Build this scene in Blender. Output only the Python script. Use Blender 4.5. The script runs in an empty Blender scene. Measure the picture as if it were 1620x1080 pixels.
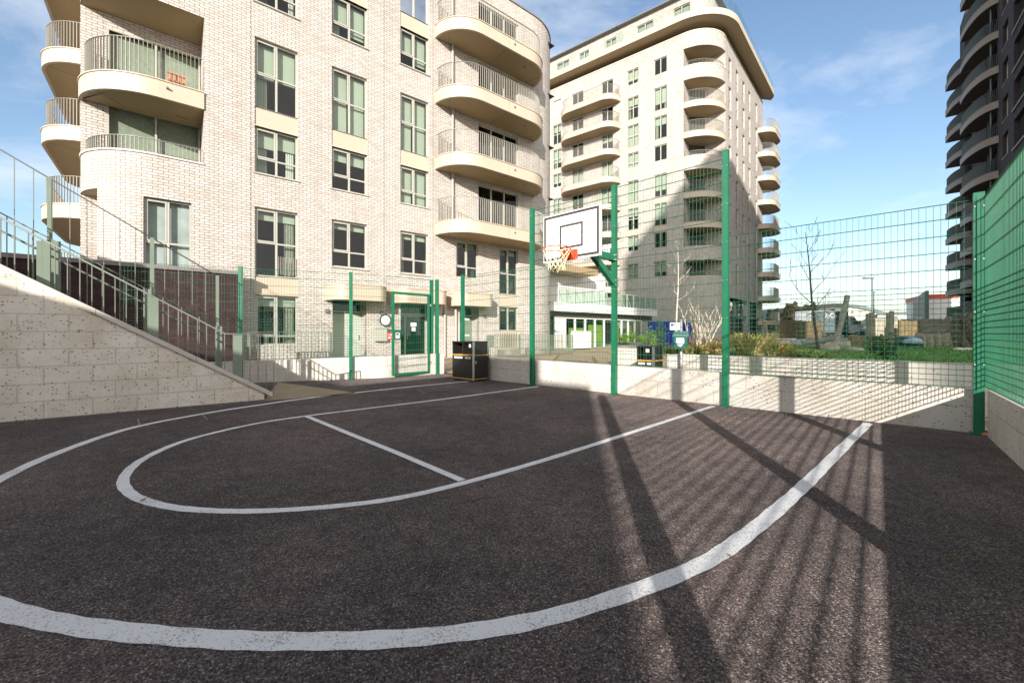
import bpy, math, random
from mathutils import Vector, Matrix
random.seed(7)
H = 1.15                      # eye height in metres
F, CX, HY = 667.0, 810.0, 528.0
scene = bpy.context.scene
COL = scene.collection
R = math.radians
SUN_AZ, SUN_EL = 9.0, 17.0    # light travels towards +Y turned 9 degrees to +X

# ------------------------------------------------------------------ materials
M = {}
def nt(name):
    m = bpy.data.materials.new(name); m.use_nodes = True
    n = m.node_tree.nodes; l = m.node_tree.links
    b = n['Principled BSDF']
    M[name] = m
    return m, n, l, b
def node(n, t, **kw):
    x = n.new(t)
    for k, v in kw.items(): setattr(x, k, v)
    return x
def ramp(n, stops, interp='LINEAR'):
    r = n.new('ShaderNodeValToRGB'); r.color_ramp.interpolation = interp
    e = r.color_ramp.elements
    while len(e) < len(stops): e.new(0.5)
    for i, (p, c) in enumerate(stops):
        e[i].position = p; e[i].color = (c[0], c[1], c[2], 1)
    return r
def mixc(n, l, a, b, fac, mode='MIX'):
    x = n.new('ShaderNodeMix'); x.data_type = 'RGBA'; x.blend_type = mode
    for s, v in ((x.inputs[0], fac), (x.inputs[6], a), (x.inputs[7], b)):
        if hasattr(v, 'is_linked') or hasattr(v, 'links'): l.new(v, s)
        elif isinstance(v, (int, float)): s.default_value = v
        else: s.default_value = (v[0], v[1], v[2], 1)
    return x.outputs[2]
def simple(name, col, rough=0.5, metal=0.0, var=0.12, scale=6.0, bump=0.0, bscale=80.0, spec=0.5, coat=0.0):
    m, n, l, b = nt(name)
    b.inputs['Roughness'].default_value = rough; b.inputs['Metallic'].default_value = metal
    b.inputs['Specular IOR Level'].default_value = spec
    if coat: b.inputs['Coat Weight'].default_value = coat
    tc = node(n, 'ShaderNodeTexCoord')
    nz = node(n, 'ShaderNodeTexNoise'); nz.inputs['Scale'].default_value = scale; nz.inputs['Detail'].default_value = 6
    l.new(tc.outputs['Object'], nz.inputs['Vector'])
    d = tuple(c * (1 - var) for c in col); u = tuple(min(1, c * (1 + var)) for c in col)
    r = ramp(n, [(0.3, d), (0.7, u)]); l.new(nz.outputs['Fac'], r.inputs['Fac'])
    l.new(r.outputs['Color'], b.inputs['Base Color'])
    rr = node(n, 'ShaderNodeMapRange'); rr.inputs[3].default_value = max(0, rough - 0.08); rr.inputs[4].default_value = min(1, rough + 0.1)
    l.new(nz.outputs['Fac'], rr.inputs[0]); l.new(rr.outputs[0], b.inputs['Roughness'])
    if bump:
        nb = node(n, 'ShaderNodeTexNoise'); nb.inputs['Scale'].default_value = bscale; nb.inputs['Detail'].default_value = 4
        l.new(tc.outputs['Object'], nb.inputs['Vector'])
        bp = node(n, 'ShaderNodeBump'); bp.inputs['Strength'].default_value = bump; bp.inputs['Distance'].default_value = 0.01
        l.new(nb.outputs['Fac'], bp.inputs['Height']); l.new(bp.outputs['Normal'], b.inputs['Normal'])
    return m
def brick(name, c1, c2, mortar, w=0.225, h=0.085, ms=0.012, patch=(0.35, 0.27, 0.2), pamt=0.5, pscale=0.45, bump=0.4):
    m, n, l, b = nt(name)
    tc = node(n, 'ShaderNodeTexCoord')
    bt = node(n, 'ShaderNodeTexBrick'); bt.offset = 0.5
    bt.inputs['Color1'].default_value = (*c1, 1); bt.inputs['Color2'].default_value = (*c2, 1); bt.inputs['Mortar'].default_value = (*mortar, 1)
    bt.inputs['Scale'].default_value = 1; bt.inputs['Mortar Size'].default_value = ms; bt.inputs['Mortar Smooth'].default_value = 0.2
    bt.inputs['Bias'].default_value = -0.35; bt.inputs['Brick Width'].default_value = w; bt.inputs['Row Height'].default_value = h
    l.new(tc.outputs['UV'], bt.inputs['Vector'])
    # second brick lattice with the same grid picks odd darker bricks
    b2 = node(n, 'ShaderNodeTexBrick'); b2.offset = 0.5
    b2.inputs['Color1'].default_value = (0, 0, 0, 1); b2.inputs['Color2'].default_value = (1, 1, 1, 1); b2.inputs['Mortar'].default_value = (0, 0, 0, 1)
    b2.inputs['Scale'].default_value = 1; b2.inputs['Mortar Size'].default_value = 0.0; b2.inputs['Brick Width'].default_value = w; b2.inputs['Row Height'].default_value = h
    l.new(tc.outputs['UV'], b2.inputs['Vector'])
    nz = node(n, 'ShaderNodeTexNoise'); nz.inputs['Scale'].default_value = pscale; nz.inputs['Detail'].default_value = 5; nz.inputs['Roughness'].default_value = 0.65
    l.new(tc.outputs['UV'], nz.inputs['Vector'])
    ad = node(n, 'ShaderNodeMath', operation='MULTIPLY_ADD'); ad.inputs[1].default_value = 0.42
    l.new(b2.outputs['Color'], ad.inputs[0]); l.new(nz.outputs['Fac'], ad.inputs[2])
    rp = ramp(n, [(0.62, (0, 0, 0)), (0.95, (pamt, pamt, pamt))]); l.new(ad.outputs[0], rp.inputs['Fac'])
    c = mixc(n, l, bt.outputs['Color'], patch, rp.outputs['Color'])
    # fine grain
    ng = node(n, 'ShaderNodeTexNoise'); ng.inputs['Scale'].default_value = 30; ng.inputs['Detail'].default_value = 5
    l.new(tc.outputs['UV'], ng.inputs['Vector'])
    rg = ramp(n, [(0.3, (0.86, 0.86, 0.86)), (0.7, (1.0, 1.0, 1.0))]); l.new(ng.outputs['Fac'], rg.inputs['Fac'])
    c = mixc(n, l, c, rg.outputs['Color'], 1.0, 'MULTIPLY')
    # rain streaks and broad tone drift
    ms_ = node(n, 'ShaderNodeMapping'); ms_.inputs['Scale'].default_value = (2.2, 0.16, 1); l.new(tc.outputs['UV'], ms_.inputs['Vector'])
    ns = node(n, 'ShaderNodeTexNoise'); ns.inputs['Scale'].default_value = 1.0; ns.inputs['Detail'].default_value = 6; ns.inputs['Roughness'].default_value = 0.6; l.new(ms_.outputs[0], ns.inputs['Vector'])
    rs = ramp(n, [(0.32, (0.90, 0.885, 0.87)), (0.5, (1, 1, 1))]); l.new(ns.outputs['Fac'], rs.inputs['Fac'])
    c = mixc(n, l, c, rs.outputs['Color'], 1.0, 'MULTIPLY')
    l.new(c, b.inputs['Base Color'])
    b.inputs['Roughness'].default_value = 0.85; b.inputs['Specular IOR Level'].default_value = 0.25
    bp = node(n, 'ShaderNodeBump'); bp.inputs['Strength'].default_value = bump; bp.inputs['Distance'].default_value = 0.008; bp.invert = True
    l.new(bt.outputs['Fac'], bp.inputs['Height']); l.new(bp.outputs['Normal'], b.inputs['Normal'])
    return m
def flecked(name, base, joint, bw, bh, ms, fleck=(0.085, 0.08, 0.075), dens=0.5, jamt=1.0):
    """pale concrete with dark exposed pebbles, laid in blocks"""
    m, n, l, b = nt(name)
    tc = node(n, 'ShaderNodeTexCoord')
    bt = node(n, 'ShaderNodeTexBrick'); bt.offset = 0.5
    bt.inputs['Color1'].default_value = (*base, 1); bt.inputs['Color2'].default_value = (*[x * 0.93 for x in base], 1)
    bt.inputs['Mortar'].default_value = (*joint, 1)
    bt.inputs['Scale'].default_value = 1; bt.inputs['Mortar Size'].default_value = ms; bt.inputs['Mortar Smooth'].default_value = 0.3
    bt.inputs['Brick Width'].default_value = bw; bt.inputs['Row Height'].default_value = bh
    l.new(tc.outputs['UV'], bt.inputs['Vector'])
    # warp the cells so that the pebbles come out as uneven slivers
    nw = node(n, 'ShaderNodeTexNoise'); nw.inputs['Scale'].default_value = 40; nw.inputs['Detail'].default_value = 2
    l.new(tc.outputs['UV'], nw.inputs['Vector'])
    mv = node(n, 'ShaderNodeVectorMath', operation='MULTIPLY_ADD'); mv.inputs[1].default_value = (0.03, 0.024, 0)
    l.new(nw.outputs['Color'], mv.inputs[0]); l.new(tc.outputs['UV'], mv.inputs[2])
    mp = node(n, 'ShaderNodeMapping'); mp.inputs['Scale'].default_value = (27, 46, 1); l.new(mv.outputs[0], mp.inputs['Vector'])
    vo = node(n, 'ShaderNodeTexVoronoi'); vo.inputs['Scale'].default_value = 1.0; vo.inputs['Randomness'].default_value = 1.0
    l.new(mp.outputs[0], vo.inputs['Vector'])
    r1 = ramp(n, [(0.08, (1, 1, 1)), (0.22, (0, 0, 0))]); l.new(vo.outputs['Distance'], r1.inputs['Fac'])
    sep = node(n, 'ShaderNodeSeparateColor'); l.new(vo.outputs['Color'], sep.inputs[0])
    th_ = node(n, 'ShaderNodeMath', operation='MULTIPLY_ADD'); th_.inputs[1].default_value = -0.16; l.new(sep.outputs[1], th_.inputs[0]); l.new(vo.outputs['Distance'], th_.inputs[2])
    l.new(th_.outputs[0], r1.inputs['Fac'])
    gt = node(n, 'ShaderNodeMath', operation='GREATER_THAN'); gt.inputs[1].default_value = 1 - dens; l.new(sep.outputs[0], gt.inputs[0])
    ml = node(n, 'ShaderNodeMath', operation='MULTIPLY'); l.new(r1.outputs['Color'], ml.inputs[0]); l.new(gt.outputs[0], ml.inputs[1])
    nz = node(n, 'ShaderNodeTexNoise'); nz.inputs['Scale'].default_value = 1.3; nz.inputs['Detail'].default_value = 7; nz.inputs['Roughness'].default_value = 0.7
    l.new(tc.outputs['UV'], nz.inputs['Vector'])
    rs = ramp(n, [(0.35, (0.80, 0.76, 0.68)), (0.6, (1, 1, 1))]); l.new(nz.outputs['Fac'], rs.inputs['Fac'])
    c = mixc(n, l, bt.outputs['Color'], rs.outputs['Color'], 1.0, 'MULTIPLY')
    c = mixc(n, l, c, fleck, ml.outputs[0])
    l.new(c, b.inputs['Base Color']); b.inputs['Roughness'].default_value = 0.8; b.inputs['Specular IOR Level'].default_value = 0.3
    hh = node(n, 'ShaderNodeMath', operation='ADD'); l.new(bt.outputs['Fac'], hh.inputs[0]); l.new(ml.outputs[0], hh.inputs[1])
    bp = node(n, 'ShaderNodeBump'); bp.inputs['Strength'].default_value = 0.35; bp.inputs['Distance'].default_value = 0.006; bp.invert = True
    l.new(hh.outputs[0], bp.inputs['Height']); l.new(bp.outputs['Normal'], b.inputs['Normal'])
    return m
def asphalt(name):
    m, n, l, b = nt(name)
    tc = node(n, 'ShaderNodeTexCoord')
    nw = node(n, 'ShaderNodeTexNoise'); nw.inputs['Scale'].default_value = 190; l.new(tc.outputs['Object'], nw.inputs['Vector'])
    mv = node(n, 'ShaderNodeVectorMath', operation='MULTIPLY_ADD'); mv.inputs[1].default_value = (0.008, 0.008, 0.0)
    l.new(nw.outputs['Color'], mv.inputs[0]); l.new(tc.outputs['Object'], mv.inputs[2])
    vo = node(n, 'ShaderNodeTexVoronoi'); vo.inputs['Scale'].default_value = 150; l.new(mv.outputs[0], vo.inputs['Vector'])
    sep = node(n, 'ShaderNodeSeparateColor'); l.new(vo.outputs['Color'], sep.inputs[0])
    rs = ramp(n, [(0.0, (0.098, 0.080, 0.078)), (0.55, (0.198, 0.162, 0.150)), (0.9, (0.315, 0.26, 0.237)), (1.0, (0.56, 0.48, 0.44))]); l.new(sep.outputs[0], rs.inputs['Fac'])
    re = ramp(n, [(0.35, (1, 1, 1)), (0.8, (0.42, 0.40, 0.40))]); l.new(vo.outputs['Distance'], re.inputs['Fac'])
    c = mixc(n, l, rs.outputs['Color'], re.outputs['Color'], 1.0, 'MULTIPLY')
    # broad wear and dust
    nz = node(n, 'ShaderNodeTexNoise'); nz.inputs['Scale'].default_value = 0.55; nz.inputs['Detail'].default_value = 8; nz.inputs['Roughness'].default_value = 0.62
    l.new(tc.outputs['Object'], nz.inputs['Vector'])
    rz = ramp(n, [(0.3, (0.62, 0.61, 0.64)), (0.5, (1, 1, 1)), (0.72, (1.55, 1.44, 1.36))]); l.new(nz.outputs['Fac'], rz.inputs['Fac'])
    c = mixc(n, l, c, rz.outputs['Color'], 1.0, 'MULTIPLY')
    n2 = node(n, 'ShaderNodeTexNoise'); n2.inputs['Scale'].default_value = 7; n2.inputs['Detail'].default_value = 6; n2.inputs['Roughness'].default_value = 0.7
    l.new(tc.outputs['Object'], n2.inputs['Vector'])
    r2 = ramp(n, [(0.3, (0.72, 0.72, 0.73)), (0.7, (1.26, 1.25, 1.24))]); l.new(n2.outputs['Fac'], r2.inputs['Fac'])
    c = mixc(n, l, c, r2.outputs['Color'], 1.0, 'MULTIPLY')
    n3 = node(n, 'ShaderNodeTexNoise'); n3.inputs['Scale'].default_value = 1.6; n3.inputs['Detail'].default_value = 9; n3.inputs['Roughness'].default_value = 0.75; n3.inputs['Distortion'].default_value = 0.8
    l.new(tc.outputs['Object'], n3.inputs['Vector'])
    r3 = ramp(n, [(0.62, (0, 0, 0)), (0.8, (0.5, 0.5, 0.5))]); l.new(n3.outputs['Fac'], r3.inputs['Fac'])
    c = mixc(n, l, c, (0.36, 0.31, 0.27), r3.outputs['Color'])
    l.new(c, b.inputs['Base Color']); b.inputs['Roughness'].default_value = 0.9; b.inputs['Specular IOR Level'].default_value = 0.2; b.inputs['Diffuse Roughness'].default_value = 1.0
    mh = node(n, 'ShaderNodeMath', operation='MULTIPLY_ADD'); mh.inputs[1].default_value = -0.8
    l.new(vo.outputs['Distance'], mh.inputs[0]); l.new(sep.outputs[1], mh.inputs[2])
    bp = node(n, 'ShaderNodeBump'); bp.inputs['Strength'].default_value = 1.0; bp.inputs['Distance'].default_value = 0.007
    l.new(mh.outputs[0], bp.inputs['Height']); l.new(bp.outputs['Normal'], b.inputs['Normal'])
    return m
def paint(name):
    m, n, l, b = nt(name)
    tc = node(n, 'ShaderNodeTexCoord')
    vo = node(n, 'ShaderNodeTexVoronoi'); vo.inputs['Scale'].default_value = 95; l.new(tc.outputs['Object'], vo.inputs['Vector'])
    sep = node(n, 'ShaderNodeSeparateColor'); l.new(vo.outputs['Color'], sep.inputs[0])
    nz = node(n, 'ShaderNodeTexNoise'); nz.inputs['Scale'].default_value = 5; nz.inputs['Detail'].default_value = 8; l.new(tc.outputs['Object'], nz.inputs['Vector'])
    nk = node(n, 'ShaderNodeTexNoise'); nk.inputs['Scale'].default_value = 130; nk.inputs['Detail'].default_value = 3; l.new(tc.outputs['Object'], nk.inputs['Vector'])
    nm = node(n, 'ShaderNodeMath', operation='MULTIPLY_ADD'); nm.inputs[1].default_value = 0.42; l.new(nz.outputs['Fac'], nm.inputs[0]); nm.inputs[2].default_value = -.02
    ad = node(n, 'ShaderNodeMath', operation='MULTIPLY_ADD'); ad.inputs[1].default_value = 0.95; l.new(nk.outputs['Fac'], ad.inputs[0]); l.new(nm.outputs[0], ad.inputs[2])
    r = ramp(n, [(0.0, (0.92, 0.92, 0.92)), (0.70, (0.90, 0.898, 0.895)), (0.84, (0.42, 0.40, 0.39))]); l.new(ad.outputs[0], r.inputs['Fac'])
    l.new(r.outputs['Color'], b.inputs['Base Color']); b.inputs['Roughness'].default_value = 0.7
    bp = node(n, 'ShaderNodeBump'); bp.inputs['Strength'].default_value = 0.35; bp.inputs['Distance'].default_value = 0.005; bp.invert = True
    l.new(vo.outputs['Distance'], bp.inputs['Height']); l.new(bp.outputs['Normal'], b.inputs['Normal'])
    return m
def glass(name, tint, refl=0.16, rough=0.01):
    m, n, l, b = nt(name); n.remove(b)
    out = [x for x in n if x.type == 'OUTPUT_MATERIAL'][0]
    t = node(n, 'ShaderNodeBsdfTransparent'); t.inputs[0].default_value = (*tint, 1)
    g = node(n, 'ShaderNodeBsdfGlossy'); g.inputs['Roughness'].default_value = rough; g.inputs[0].default_value = (0.95, 0.97, 0.97, 1)
    lw = node(n, 'ShaderNodeFresnel'); lw.inputs[0].default_value = 1.5
    mr = node(n, 'ShaderNodeMapRange'); mr.inputs[1].default_value = 0.0; mr.inputs[2].default_value = 1.0; mr.inputs[3].default_value = refl; mr.inputs[4].default_value = 1.0
    l.new(lw.outputs[0], mr.inputs[0])
    # slight unevenness of the panes
    tc = node(n, 'ShaderNodeTexCoord'); nz = node(n, 'ShaderNodeTexNoise'); nz.inputs['Scale'].default_value = 0.9
    l.new(tc.outputs['Object'], nz.inputs['Vector'])
    bp = node(n, 'ShaderNodeBump'); bp.inputs['Strength'].default_value = 0.05; bp.inputs['Distance'].default_value = 0.02
    l.new(nz.outputs['Fac'], bp.inputs['Height']); l.new(bp.outputs[0], g.inputs['Normal'])
    ge = node(n, 'ShaderNodeNewGeometry'); iv = node(n, 'ShaderNodeMath', operation='SUBTRACT'); iv.inputs[0].default_value = 1; l.new(ge.outputs['Backfacing'], iv.inputs[1])
    mu = node(n, 'ShaderNodeMath', operation='MULTIPLY'); l.new(mr.outputs[0], mu.inputs[0]); l.new(iv.outputs[0], mu.inputs[1])
    mx = node(n, 'ShaderNodeMixShader'); l.new(mu.outputs[0], mx.inputs[0]); l.new(t.outputs[0], mx.inputs[1]); l.new(g.outputs[0], mx.inputs[2])
    l.new(mx.outputs[0], out.inputs[0])
    return m
def foliage(name, a, bcol, trans=0.25):
    m, n, l, b = nt(name)
    gi = node(n, 'ShaderNodeNewGeometry')
    r = ramp(n, [(0.0, a), (1.0, bcol)]); l.new(gi.outputs['Random Per Island'], r.inputs['Fac'])
    l.new(r.outputs['Color'], b.inputs['Base Color']); b.inputs['Roughness'].default_value = 0.6
    out = [x for x in n if x.type == 'OUTPUT_MATERIAL'][0]
    t = node(n, 'ShaderNodeBsdfTranslucent'); l.new(r.outputs['Color'], t.inputs[0])
    mx = node(n, 'ShaderNodeMixShader'); mx.inputs[0].default_value = trans
    l.new(b.outputs[0], mx.inputs[1]); l.new(t.outputs[0], mx.inputs[2]); l.new(mx.outputs[0], out.inputs[0])
    return m

brick('cream_brick', (0.62, 0.58, 0.527), (0.54, 0.495, 0.442), (0.245, 0.205, 0.17), w=0.26, h=0.088, ms=0.011, patch=(0.37, 0.295, 0.235), pamt=0.34)
brick('tower_brick', (0.57, 0.525, 0.475), (0.46, 0.42, 0.375), (0.26, 0.23, 0.205), w=0.26, h=0.088, ms=0.010, patch=(0.34, 0.28, 0.23), pamt=0.45)
brick('dark_brick', (0.05, 0.026, 0.027), (0.03, 0.016, 0.018), (0.022, 0.016, 0.016), w=0.26, h=0.088, ms=0.010, patch=(0.09, 0.05, 0.045), pamt=0.6)
brick('night_brick', (0.042, 0.034, 0.042), (0.031, 0.025, 0.032), (0.035, 0.03, 0.033), w=0.26, h=0.088, ms=0.010, patch=(0.08, 0.065, 0.07), pamt=0.5)
flecked('stair_block', (0.86, 0.79, 0.70), (0.68, 0.60, 0.49), 0.475, 0.236, 0.010, dens=0.5)
flecked('wall_concrete', (0.64, 0.605, 0.55), (0.47, 0.43, 0.37), 0.95, 0.30, 0.007, dens=0.42)
flecked('planter_concrete', (0.66, 0.63, 0.58), (0.60, 0.56, 0.5), 1.4, 0.5, 0.006, dens=0.13)
asphalt('asphalt'); paint('line_paint')
brick('tan_paving', (0.50, 0.40, 0.26), (0.42, 0.33, 0.21), (0.28, 0.22, 0.15), w=0.2, h=0.1, ms=0.008, patch=(0.36, 0.28, 0.19), pamt=0.4, bump=0.25)
simple('pale_ground', (0.20, 0.18, 0.15), 0.9, var=0.3, scale=0.6, bump=0.4)
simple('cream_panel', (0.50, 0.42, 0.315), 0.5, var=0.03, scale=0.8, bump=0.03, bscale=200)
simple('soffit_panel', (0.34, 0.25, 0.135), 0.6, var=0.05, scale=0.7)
simple('seam', (0.12, 0.10, 0.08), 0.8)
simple('dry_leaf', (0.16, 0.085, 0.035), 0.8, var=0.5, scale=40)
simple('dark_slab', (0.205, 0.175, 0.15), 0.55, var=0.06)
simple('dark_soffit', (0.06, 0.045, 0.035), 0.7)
simple('coping_stone', (0.62, 0.57, 0.50), 0.75, var=0.1, scale=4, bump=0.2)
simple('dark_coping', (0.20, 0.18, 0.165), 0.7, var=0.15)
simple('fence_green', (0.010, 0.145, 0.070), 0.38, var=0.12, scale=3, spec=0.5)
simple('rail_grey', (0.19, 0.205, 0.165), 0.42, var=0.06, scale=3)
simple('rail_plate', (0.175, 0.22, 0.163), 0.42, var=0.06, scale=3)
simple('balcony_rail', (0.32, 0.305, 0.26), 0.45, var=0.04, scale=2)
simple('window_frame', (0.42, 0.41, 0.35), 0.45, var=0.05, scale=2)
simple('sky_tone_blind', (0.50, 0.53, 0.56), 0.9, var=0.2, scale=1.5)  # blind colour imitating the sky reflected in one window
simple('blind', (0.42, 0.46, 0.385), 0.85, var=0.04, scale=2)
simple('curtain', (0.34, 0.36, 0.30), 0.9, var=0.15, scale=9)
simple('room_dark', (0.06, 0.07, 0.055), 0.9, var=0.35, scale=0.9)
simple('room_light', (0.38, 0.40, 0.33), 0.9, var=0.25, scale=0.8)
glass('glass', (0.76, 0.81, 0.755), -0.012); glass('clear_glass', (0.80, 0.88, 0.84), 0.0)
glass('mirror_glass', (0.10, 0.12, 0.14), 0.62); glass('smoke_glass', (0.28, 0.36, 0.33), 0.0)
simple('roof_grey', (0.16, 0.155, 0.15), 0.8)
simple('black_paint', (0.018, 0.017, 0.016), 0.36, var=0.2, scale=3)
simple('gold_band', (0.62, 0.36, 0.07), 0.4, var=0.08)
simple('steel', (0.62, 0.62, 0.60), 0.28, metal=0.9, var=0.08)
simple('galvanised', (0.46, 0.47, 0.46), 0.5, metal=0.5, var=0.15)
simple('white_paint', (0.80, 0.79, 0.77), 0.4, var=0.03)
simple('board_white', (0.84, 0.83, 0.80), 0.35, var=0.025, scale=3)
simple('board_line', (0.055, 0.045, 0.04), 0.6)
simple('letter_grey', (0.22, 0.19, 0.18), 0.6)
simple('letter_dark', (0.05, 0.05, 0.05), 0.6)
simple('hoop_orange', (0.80, 0.15, 0.03), 0.4, var=0.1)
simple('hoop_red', (0.78, 0.085, 0.025), 0.45, var=0.1)
simple('net_cord', (0.80, 0.80, 0.50), 0.8, var=0.15, scale=12)
simple('sign_red', (0.70, 0.06, 0.04), 0.5)
simple('terracotta', (0.52, 0.20, 0.09), 0.7, var=0.2)
simple('blue_hoarding', (0.012, 0.028, 0.29), 0.45, var=0.1, scale=1)
simple('lime_panel', (0.42, 0.58, 0.14), 0.6, var=0.1)
simple('bin_green', (0.008, 0.10, 0.075), 0.4, var=0.1)
simple('bin_lid', (0.10, 0.20, 0.19), 0.4, var=0.1)
simple('sign_blue', (0.03, 0.04, 0.22), 0.5)
simple('timber', (0.235, 0.195, 0.15), 0.85, var=0.35, scale=9, bump=0.5, bscale=30)
simple('grey_timber', (0.28, 0.25, 0.215), 0.9, var=0.3, scale=7, bump=0.5, bscale=30)
simple('pale_timber', (0.36, 0.32, 0.25), 0.85, var=0.3, scale=2.5)
simple('brown_fence', (0.17, 0.12, 0.06), 0.85, var=0.35, scale=2.5)
simple('boulder', (0.40, 0.345, 0.265), 0.9, var=0.25, scale=4, bump=0.8, bscale=14)
simple('bark_pale', (0.56, 0.49, 0.39), 0.85, var=0.3, scale=14, bump=0.4)
simple('bark_dark', (0.10, 0.075, 0.06), 0.9, var=0.35, scale=14, bump=0.5)
simple('soil', (0.085, 0.062, 0.045), 0.95, var=0.35, scale=8, bump=0.8, bscale=30)
simple('lawn_ground', (0.10, 0.23, 0.022), 0.95, var=0.45, scale=1.4, bump=0.6, bscale=60)
foliage('grass_blade', (0.06, 0.17, 0.012), (0.14, 0.30, 0.04))
foliage('gold_grass', (0.50, 0.37, 0.11), (0.74, 0.60, 0.27), 0.35)
foliage('lime_grass', (0.26, 0.34, 0.05), (0.52, 0.55, 0.16), 0.35)
foliage('green_leaf', (0.025, 0.07, 0.012), (0.09, 0.18, 0.03))
foliage('hedge_leaf', (0.045, 0.045, 0.018), (0.11, 0.09, 0.04))
foliage('bright_leaf', (0.10, 0.20, 0.02), (0.24, 0.36, 0.05))
foliage('rust_leaf', (0.13, 0.05, 0.03), (0.26, 0.12, 0.06))
simple('van_white', (0.70, 0.74, 0.76), 0.3, var=0.03, coat=0.5)
simple('van_grey', (0.125, 0.16, 0.17), 0.4, var=0.12, scale=1.2)
simple('car_dark', (0.03, 0.035, 0.045), 0.25, var=0.1, coat=0.8)
simple('tyre', (0.02, 0.02, 0.02), 0.85)
simple('lamp_red', (0.5, 0.02, 0.02), 0.3)
simple('shed_wall', (0.58, 0.52, 0.42), 0.7, var=0.06, scale=0.4)
simple('shed_roof', (0.13, 0.16, 0.16), 0.6)
simple('store_white', (0.82, 0.80, 0.76), 0.6, var=0.03)
simple('store_red', (0.72, 0.05, 0.03), 0.5)
simple('grey_cladding', (0.10, 0.12, 0.125), 0.5, var=0.1)
simple('dome_blue', (0.34, 0.45, 0.50), 0.4, var=0.15)
simple('dome_navy', (0.03, 0.08, 0.10), 0.5)
simple('letter_teal', (0.05, 0.20, 0.19), 0.5)
simple('cladding_white', (0.66, 0.65, 0.60), 0.6, var=0.05)

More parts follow.
